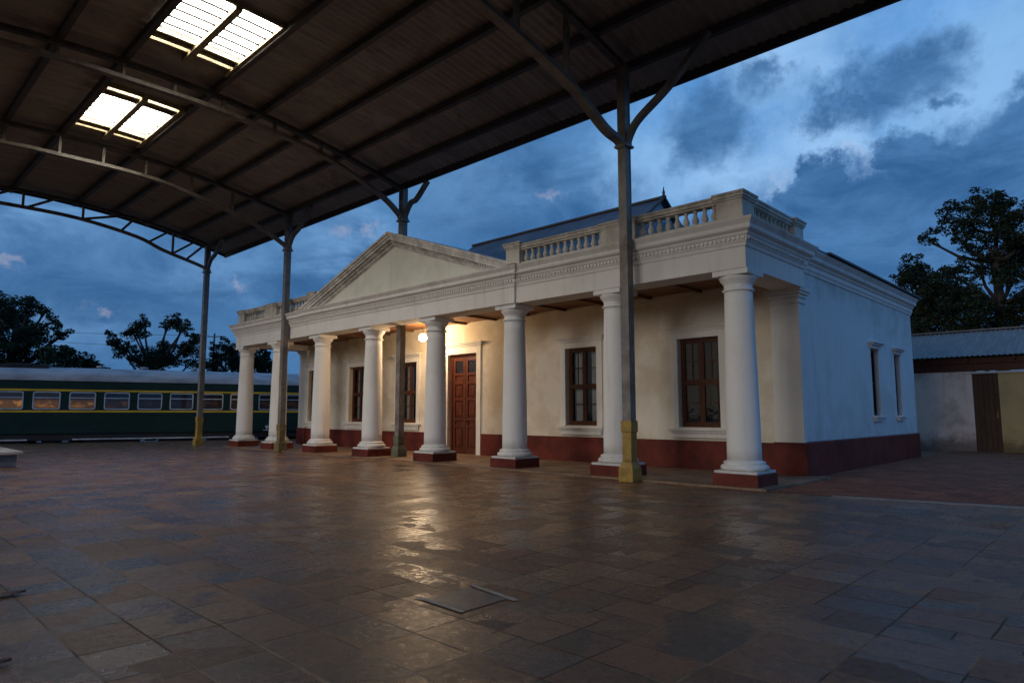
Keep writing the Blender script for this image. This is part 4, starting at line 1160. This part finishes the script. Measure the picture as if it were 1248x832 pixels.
def tree(name, label, lat, dep, zg, trunk, clusters, dens, size, leaf, spread=1.0, group=None, cat='tree', tr=.35):
    """trunk: (dlat, z) points; clusters: (dlat, z, r) about the trunk foot"""
    o = site(lat, dep); root = thing(name, label, cat, (o.x, o.y, zg), 0, group)
    P = lambda dl, dd, z: Vector((o.x + CR.x * dl + CF.x * dd, o.y + CR.y * dl + CF.y * dd, z))
    t = MB(); n = len(trunk)
    tp = [P(a, 0, z) for a, z in trunk]
    t.tube(tp, [tr * (1.25 - .85 * i / max(1, n - 1)) for i in range(n)], 8)
    f = MB()
    for dl, z, r in clusters:
        dd = random.uniform(-1, 1) * spread
        c = P(dl, dd, z)
        k = min(range(n), key=lambda i: abs(trunk[i][1] - (z - 1.0 - .45 * abs(dl - trunk[i][0]))) + (0 if trunk[i][1] < z else 3))
        s = tp[k]; mid = s.lerp(c, .5) + Vector((random.uniform(-.3, .3), random.uniform(-.3, .3), -.25 * (c - s).length * .35))
        q1 = s.lerp(mid, .5) + Vector((0, 0, -.1)); q3 = mid.lerp(c, .5) + Vector((random.uniform(-.2, .2), 0, .1))
        r0 = tr * .42
        t.tube([s, q1, mid, q3, c], [r0, r0 * .8, r0 * .6, r0 * .45, r0 * .2], 5)
        for _ in range(3):
            e = c + Vector((random.uniform(-1, 1), random.uniform(-1, 1), random.uniform(-.5, .8))) * r * .8
            t.tube([q3, (q3 + e) / 2 + Vector((0, 0, .1)), e], [r0 * .3, r0 * .22, r0 * .08], 4)
        # several sub-sprays make the outline ragged
        leaf_cluster(f, c, r * .9, dens * .9, size, .8)
        for _ in range(9):
            dv = Vector((random.gauss(0, 1), random.gauss(0, 1), random.gauss(0, .8))).normalized() * r * random.uniform(.55, 1.15)
            leaf_cluster(f, c + dv, r * random.uniform(.26, .5), dens * 1.5, size, .7)
    obj('trunk', t, M['bark'], root, recalc=False)
    obj('crown', f, leaf, root, recalc=False)
    return root
def px_cl(lst, lat0, dep):
    k = dep / 808.006
    return [(((x - 624) * k - lat0), CAMH + (503.5 - y) * k * 1.01, r * k) for x, y, r in lst]

dep = 46; lat = (1222 - 624) * dep / 808
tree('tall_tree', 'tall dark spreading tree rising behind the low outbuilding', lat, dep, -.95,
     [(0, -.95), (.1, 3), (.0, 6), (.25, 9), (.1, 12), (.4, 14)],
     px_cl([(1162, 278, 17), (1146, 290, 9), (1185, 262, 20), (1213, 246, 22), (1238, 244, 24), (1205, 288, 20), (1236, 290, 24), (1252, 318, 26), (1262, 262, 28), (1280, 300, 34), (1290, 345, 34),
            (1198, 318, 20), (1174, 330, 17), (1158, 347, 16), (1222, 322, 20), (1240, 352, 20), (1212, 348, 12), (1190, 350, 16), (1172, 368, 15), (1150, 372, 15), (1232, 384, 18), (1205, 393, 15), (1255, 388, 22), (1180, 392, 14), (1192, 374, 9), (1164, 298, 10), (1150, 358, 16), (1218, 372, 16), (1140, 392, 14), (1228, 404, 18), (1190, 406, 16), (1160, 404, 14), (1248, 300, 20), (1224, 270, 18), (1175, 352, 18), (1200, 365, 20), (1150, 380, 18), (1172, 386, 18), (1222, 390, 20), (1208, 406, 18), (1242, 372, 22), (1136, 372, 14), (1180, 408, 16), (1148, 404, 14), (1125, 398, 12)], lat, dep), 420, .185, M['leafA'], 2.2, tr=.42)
dep = 50; lat = (1128 - 624) * dep / 808
tree('small_tree', 'smaller dark tree between the station roof end and the tall tree', lat, dep, -.95, [(0, -.95), (.1, 3), (-.1, 6), (.1, 9)],
     px_cl([(1130, 322, 17), (1142, 334, 14), (1113, 337, 11), (1100, 345, 9), (1090, 352, 8), (1122, 350, 16), (1142, 362, 16), (1112, 364, 15), (1130, 384, 18), (1152, 392, 15), (1115, 392, 14), (1100, 372, 14), (1160, 376, 10), (1085, 365, 12), (1120, 375, 18), (1140, 395, 18), (1118, 340, 14), (1132, 355, 14), (1105, 385, 16)], lat, dep), 420, .185, M['leafA'], 1.6, tr=.3)
dep = 48; lat = (12 - 624) * dep / 808
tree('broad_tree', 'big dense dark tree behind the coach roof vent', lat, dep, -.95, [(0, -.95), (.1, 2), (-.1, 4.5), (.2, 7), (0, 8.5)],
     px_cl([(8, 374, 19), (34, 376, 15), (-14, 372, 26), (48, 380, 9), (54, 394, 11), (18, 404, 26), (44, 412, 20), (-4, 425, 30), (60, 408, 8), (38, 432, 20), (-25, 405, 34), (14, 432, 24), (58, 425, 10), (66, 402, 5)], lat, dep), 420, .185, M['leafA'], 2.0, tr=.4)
dep = 56; lat = (188 - 624) * dep / 808
tree('umbrella_tree', 'flat topped tree with bare forking limbs above the coach', lat, dep, -.95, [(0, -.95), (.15, 1.5), (.1, 3.5), (-.2, 5)],
     px_cl([(148, 406, 13), (130, 417, 6), (134, 409, 7), (160, 399, 8), (178, 396, 9), (190, 394, 7), (205, 391, 11), (221, 398, 9), (232, 402, 7), (152, 424, 12), (165, 428, 8), (182, 436, 20), (208, 430, 16), (228, 420, 12), (240, 415, 9), (200, 445, 18), (172, 444, 13), (228, 440, 16), (140, 430, 7)], lat, dep), 420, .19, M['leafA'], 1.6, tr=.38)
dep = 60; lat = (285 - 624) * dep / 808
tree('round_tree', 'rounded dark tree behind the end column of the colonnade', lat, dep, -.95, [(0, -.95), (.1, 2), (0, 4)],
     px_cl([(268, 430, 13), (282, 432, 14), (300, 430, 13), (258, 443, 13), (290, 446, 16), (312, 442, 13), (272, 448, 14), (276, 420, 7), (262, 424, 6)], lat, dep), 420, .19, M['leafA'], 1.4, tr=.3)
dep = 62; lat = (322 - 624) * dep / 808
tree('pointed_tree', 'narrow pointed dark tree seen between the two end columns', lat, dep, -.95, [(0, -.95), (.05, 2), (0, 5.5)],
     px_cl([(321, 425, 4), (321, 432, 7), (318, 440, 9), (326, 442, 9), (321, 450, 12), (335, 446, 9)], lat, dep), 220, .3, M['leafA'], .8, tr=.22)
for i, (px, py, r, lb) in enumerate(((70, 432, 14, 'green bush beside the big dense tree'), (92, 438, 12, 'low dark green bush in the middle of the bushes over the coach'), (112, 441, 11, 'bush nearest the flat topped tree'))):
    dep = 47 + i; lat = (px - 624) * dep / 808
    tree('bush', lb, lat, dep, -.95, [(0, -.95), (.05, 1.5), (0, 2.8)],
         px_cl([(px - r * .5, py + 2, r * .7), (px + r * .5, py + 3, r * .7), (px, py - 3, r * .65), (px, py + 10, r), (px - r, py + 10, r * .7), (px + r, py + 9, r * .7)], lat, dep), 200, .26, M['leafB'], .8, group='bushes behind the coach', cat='bush', tr=.14)

# ------------------------------------------------------------------ utility pole with wires
dep = 70; q = site((259 - 624) * dep / 808, dep)
po = thing('utility_pole', 'thin utility pole with a crossarm standing behind the trees', 'pole', (q.x, q.y, -.95))
zt = CAMH + (503.5 - 406) * dep / 808
g = MB(); g.tube([(q.x, q.y, -.95), (q.x, q.y, zt)], [.13, .09], 8); obj('post', g, M['pole'], po)
g = MB(); e = Vector((CR.x, CR.y, 0)); c_ = Vector((q.x, q.y, zt - .35)); g.bar([c_ - e * .75, c_ + e * .75], .09, .10, (0, 0, 1)); obj('crossarm', g, M['pole'], po)
g = MB()
for k in (-.65, .65): p = c_ + e * k; g.lathe([(.04, .05), (.05, .12), (.03, .2), (.0, .21)], 8, p)
obj('insulator', g, M['foot'], po)
for k, h, lb in ((-.65, 0, 'upper thin wire across the sky to the utility pole'), (.65, -1.3, 'lower thin wire across the sky below the other one')):
    s = c_ + e * k + Vector((0, 0, .2 + h)); f_ = site((-120 - 624) * 62 / 808, 62); f_ = Vector((f_.x, f_.y, CAMH + (503.5 - (388 if h == 0 else 399)) * 62 / 808))
    g = MB(); g.tube([s.lerp(f_, t / 14) - Vector((0, 0, 1.0 * 4 * (t / 14) * (1 - t / 14) * .5)) for t in range(15)], .018, 4)
    tag(obj('overhead_wire', g, M['pole'], None), lb, 'wire')

# ------------------------------------------------------------------ dry leaves on the paving
def dead_leaf(x, y, rot, ln, lb):
    g = MB(); n = 9; vs, fs = [], []
    for i in range(n):
        t = i / (n - 1); w = .24 * ln * math.sin(math.pi * min(1, t * .95 + .03)) ** .8
        for s in (-1, 0, 1):
            vs.append((x + math.cos(rot) * (t - .5) * ln - math.sin(rot) * s * w, y + math.sin(rot) * (t - .5) * ln + math.cos(rot) * s * w, .006 + .012 * abs(s) + .02 * (t - .5) ** 2 * 4 * .6))
    for i in range(n - 1):
        for k in range(2): fs.append((i * 3 + k, i * 3 + k + 1, i * 3 + 4 + k, i * 3 + 3 + k))
    g.add(vs, fs, True); tag(obj('dead_leaf', g, M['deadleaf'], None), lb, 'leaf')
dead_leaf(-6.02, 1.02, R(75), .26, 'dry brown leaf lying on the paving, the farther of the two')
dead_leaf(-4.42, .72, R(80), .17, 'dry brown leaf on the paving close to the camera, by a pale joint')

# ------------------------------------------------------------------ sky
w = bpy.data.worlds.new('World'); scene.world = w; w.use_nodes = True
g = NB(w.node_tree); w.node_tree.nodes.clear()
out = g.new('ShaderNodeOutputWorld'); bg = g.new('ShaderNodeBackground')
sky = g.new('ShaderNodeTexSky', sky_type='NISHITA'); sky.sun_disc = False
SUN = Vector((-.04, -1.0, .19)).normalized()
sky.sun_elevation = math.asin(SUN.z); sky.sun_rotation = math.atan2(SUN.x, SUN.y)
sky.altitude = 0; sky.air_density = 1.0; sky.dust_density = 1.0; sky.ozone_density = 3.0
def pdir(px, py):
    f = 808.006; fw = Vector((math.cos(HEAD) * math.cos(PITCH), math.sin(HEAD) * math.cos(PITCH), math.sin(PITCH)))
    rt = Vector((math.sin(HEAD), -math.cos(HEAD), 0)); up = rt.cross(fw)
    return (fw * f + rt * (px - 624) + up * (416 - py)).normalized()
d0 = g.vmath('NORMALIZE', g.new('ShaderNodeTexCoord').outputs['Generated'])
sepd = g.new('ShaderNodeSeparateXYZ'); g.put(sepd.inputs[0], d0)
zz = g.math('MAXIMUM', sepd.outputs[2], 0.0)
flat = g.vmath('SCALE', d0, s=g.math('DIVIDE', 1.0, g.math('ADD', zz, .22)))
wz = g.vmath('SUBTRACT', g.noise(d0, 7.5, 8, .66, out=1), (.5, .5, .5))
wz2 = g.vmath('SUBTRACT', g.noise(d0, 22, 5, .62, out=1), (.5, .5, .5))
dw = g.vmath('ADD', d0, g.vmath('SCALE', wz, s=.15)); dw = g.vmath('ADD', dw, g.vmath('SCALE', wz2, s=.07))
db = g.vmath('ADD', d0, g.vmath('SCALE', wz, s=.10)); db = g.vmath('ADD', db, g.vmath('SCALE', wz2, s=.06))
def blob(px, py, rpx, soft=.55, wx_=1.0, src=None):
    D = pdir(px, py)
    df = g.vmath('SUBTRACT', src or dw, tuple(D))
    if wx_ != 1.0:
        rt = Vector((math.sin(HEAD), -math.cos(HEAD), 0))
        la = g.vmath('DOT_PRODUCT', df, tuple(rt), out=1)
        df = g.vmath('ADD', df, g.vmath('SCALE', tuple(rt), s=g.math('MULTIPLY', la, 1 / wx_ - 1)))
    ln = g.vmath('LENGTH', df, out=1)
    return g.step(ln, rpx / 808 * (1 + soft), rpx / 808 * (1 - soft))
def union(lst):
    v = lst[0]
    for x in lst[1:]: v = g.math('MAXIMUM', v, x)
    return v
toright = g.step(g.vmath('DOT_PRODUCT', d0, tuple(Vector((math.sin(HEAD), -math.cos(HEAD), 0))), out=1), -.35, .62)
hi = g.step(sepd.outputs[2], .05, .55)
clear = g.mix(toright, (.060, .170, .370), (.115, .325, .70))
clear = g.mix(hi, g.mix(toright, (.048, .150, .335), (.085, .24, .50)), clear)
cloud = g.mix(toright, (.025, .095, .235), (.023, .092, .240))
# overall broken cloud
n1 = g.noise(flat, 1.9, 9, .6, .4); n2 = g.noise(flat, 5.0, 8, .62, .3)
nf = g.math('ADD', g.math('MULTIPLY', n1, .7), g.math('MULTIPLY', n2, .3))
dens = g.math('MULTIPLY', g.step(nf, .38, .62), g.math('SUBTRACT', 1.0, g.math('MULTIPLY', toright, .45)))
darks = [blob(1115, 66, 30, .75), blob(1085, 92, 34, .7), blob(1055, 115, 32, .7), blob(1028, 132, 26, .75), blob(1000, 155, 18, .8), blob(868, 152, 42, .7), blob(838, 178, 34, .75), blob(1130, 120, 12, .7, 2.2), blob(950, 105, 16, .9, 2.6),
         blob(600, 260, 60, .9, 1.8), blob(700, 260, 50, .8, 1.6), blob(640, 200, 60, .9), blob(150, 350, 60, .9, 3.0), blob(30, 360, 70, .9, 2.0)]
bank = [blob(1175, 240, 70, .2, 1.3, db), blob(1250, 205, 66, .2, 1.2, db), blob(1110, 190, 24, .3, 2.6, db), blob(1003, 232, 30, .22, 1.0, db), blob(960, 262, 28, .3, 1.4, db), blob(1060, 285, 74, .25, 1.2, db), blob(1180, 330, 100, .3, 1.3, db), blob(1290, 270, 110, .3, 1.0, db), blob(1262, 122, 20, .5, 1.4, db), blob(930, 310, 70, .4, 1.4, db)]
dk = union(darks); bk = union(bank)
gaps = union([blob(1010, 190, 40, .8, 1.8), blob(900, 225, 44, .9, 1.8), blob(780, 215, 40, .9), blob(1190, 110, 70, .9), blob(960, 60, 60, .95)])
dens = g.math('MULTIPLY', dens, g.math('SUBTRACT', 1.0, g.math('MULTIPLY', gaps, .9)))
allc = g.math('MAXIMUM', g.math('MAXIMUM', dens, g.math('MULTIPLY', dk, .92)), bk, clamp=True)
clear = g.mix(g.math('MULTIPLY', gaps, .85), clear, (.29, .50, .78))
clear = g.mix(g.math('MULTIPLY', union([blob(1240, 90, 70, .95, 1.3), blob(420, 300, 46, .9, 1.4), blob(770, 205, 46, .9, 1.5), blob(560, 240, 40, .95, 1.6), blob(655, 225, 30, .95, 2.0), blob(95, 385, 26, .95, 3.0), blob(250, 330, 30, .95, 2.4), blob(60, 255, 40, .95, 2.0)]), .7), clear, (.21, .42, .72))
# inner modelling of the clouds
n3 = g.noise(g.vmath('MULTIPLY', d0, (1, 1, 2.2)), 6, 9, .64, .5)
cl2 = g.mix(g.step(n3, .35, .68), cloud, g.mix(toright, (.066, .172, .360), (.062, .172, .375)))
c = g.mix(allc, clear, cl2)
# late light on a few cloud edges
warm = union([blob(x_, y_, r_, .9, w_, db) for x_, y_, r_, w_ in ((668, 231, 6, 3.0), (452, 284, 5, 1.8), (462, 292, 4, 1.6), (288, 345, 4, 3.0), (132, 371, 4, 3.6), (22, 328, 5, 3.0), (415, 288, 7, 2.2))])
c = g.mix(g.math('MULTIPLY', warm, .34), c, (.42, .40, .50))
warm2 = union([blob(1062, 205, 7, .9, 2.6), blob(945, 232, 8, .9, 1.8), blob(1030, 200, 6, .9, 2.4)])
c = g.mix(g.math('MULTIPLY', warm2, g.math('MULTIPLY', .5, g.math('SUBTRACT', 1.0, bk, clamp=True))), c, (.46, .56, .76))
# deeper blue away from the afterglow, on the far right of the place
c = g.mix(g.math('MULTIPLY', g.step(sepd.outputs[0], .15, .75), .35), c, g.mix(1.0, c, (.72, .92, 1.12), 'MULTIPLY'))
# pale afterglow low in the west, behind the camera
gl = g.math('MULTIPLY', g.step(g.vmath('DOT_PRODUCT', d0, tuple(Vector((SUN.x, SUN.y, .12)).normalized()), out=1), .66, .99), g.step(sepd.outputs[2], .55, .05))
c = g.mix(gl, c, (.46, .40, .33))
# dark below the horizon
c = g.mix(g.step(sepd.outputs[2], -.01, -.12), c, (.03, .035, .04))
mixn = g.mix(1.0, c, g.vmath('SCALE', sky.outputs[0], s=.004), 'ADD')
g.put(bg.inputs['Color'], mixn); bg.inputs['Strength'].default_value = 1.14
g.put(out.inputs[0], bg.outputs[0])

sd = bpy.data.lights.new('dusk_sun', 'SUN'); sd.energy = .62; sd.angle = R(20); sd.color = (1.0, .96, .92)
so = bpy.data.objects.new('dusk_sun', sd); col.objects.link(so)
so.rotation_euler = (-SUN).to_track_quat('-Z', 'Y').to_euler(); so.location = (0, -20, 12)

# ------------------------------------------------------------------ render settings
scene.view_settings.view_transform = 'Standard'; scene.view_settings.look = 'None'; scene.view_settings.exposure = 0; scene.view_settings.gamma = 1
scene.cycles.use_denoising = True
scene.cycles.max_bounces = 8; scene.cycles.diffuse_bounces = 4; scene.cycles.glossy_bounces = 4; scene.cycles.transparent_max_bounces = 12
scene.cycles.sample_clamp_indirect = 6; scene.cycles.caustics_reflective = False; scene.cycles.caustics_refractive = False
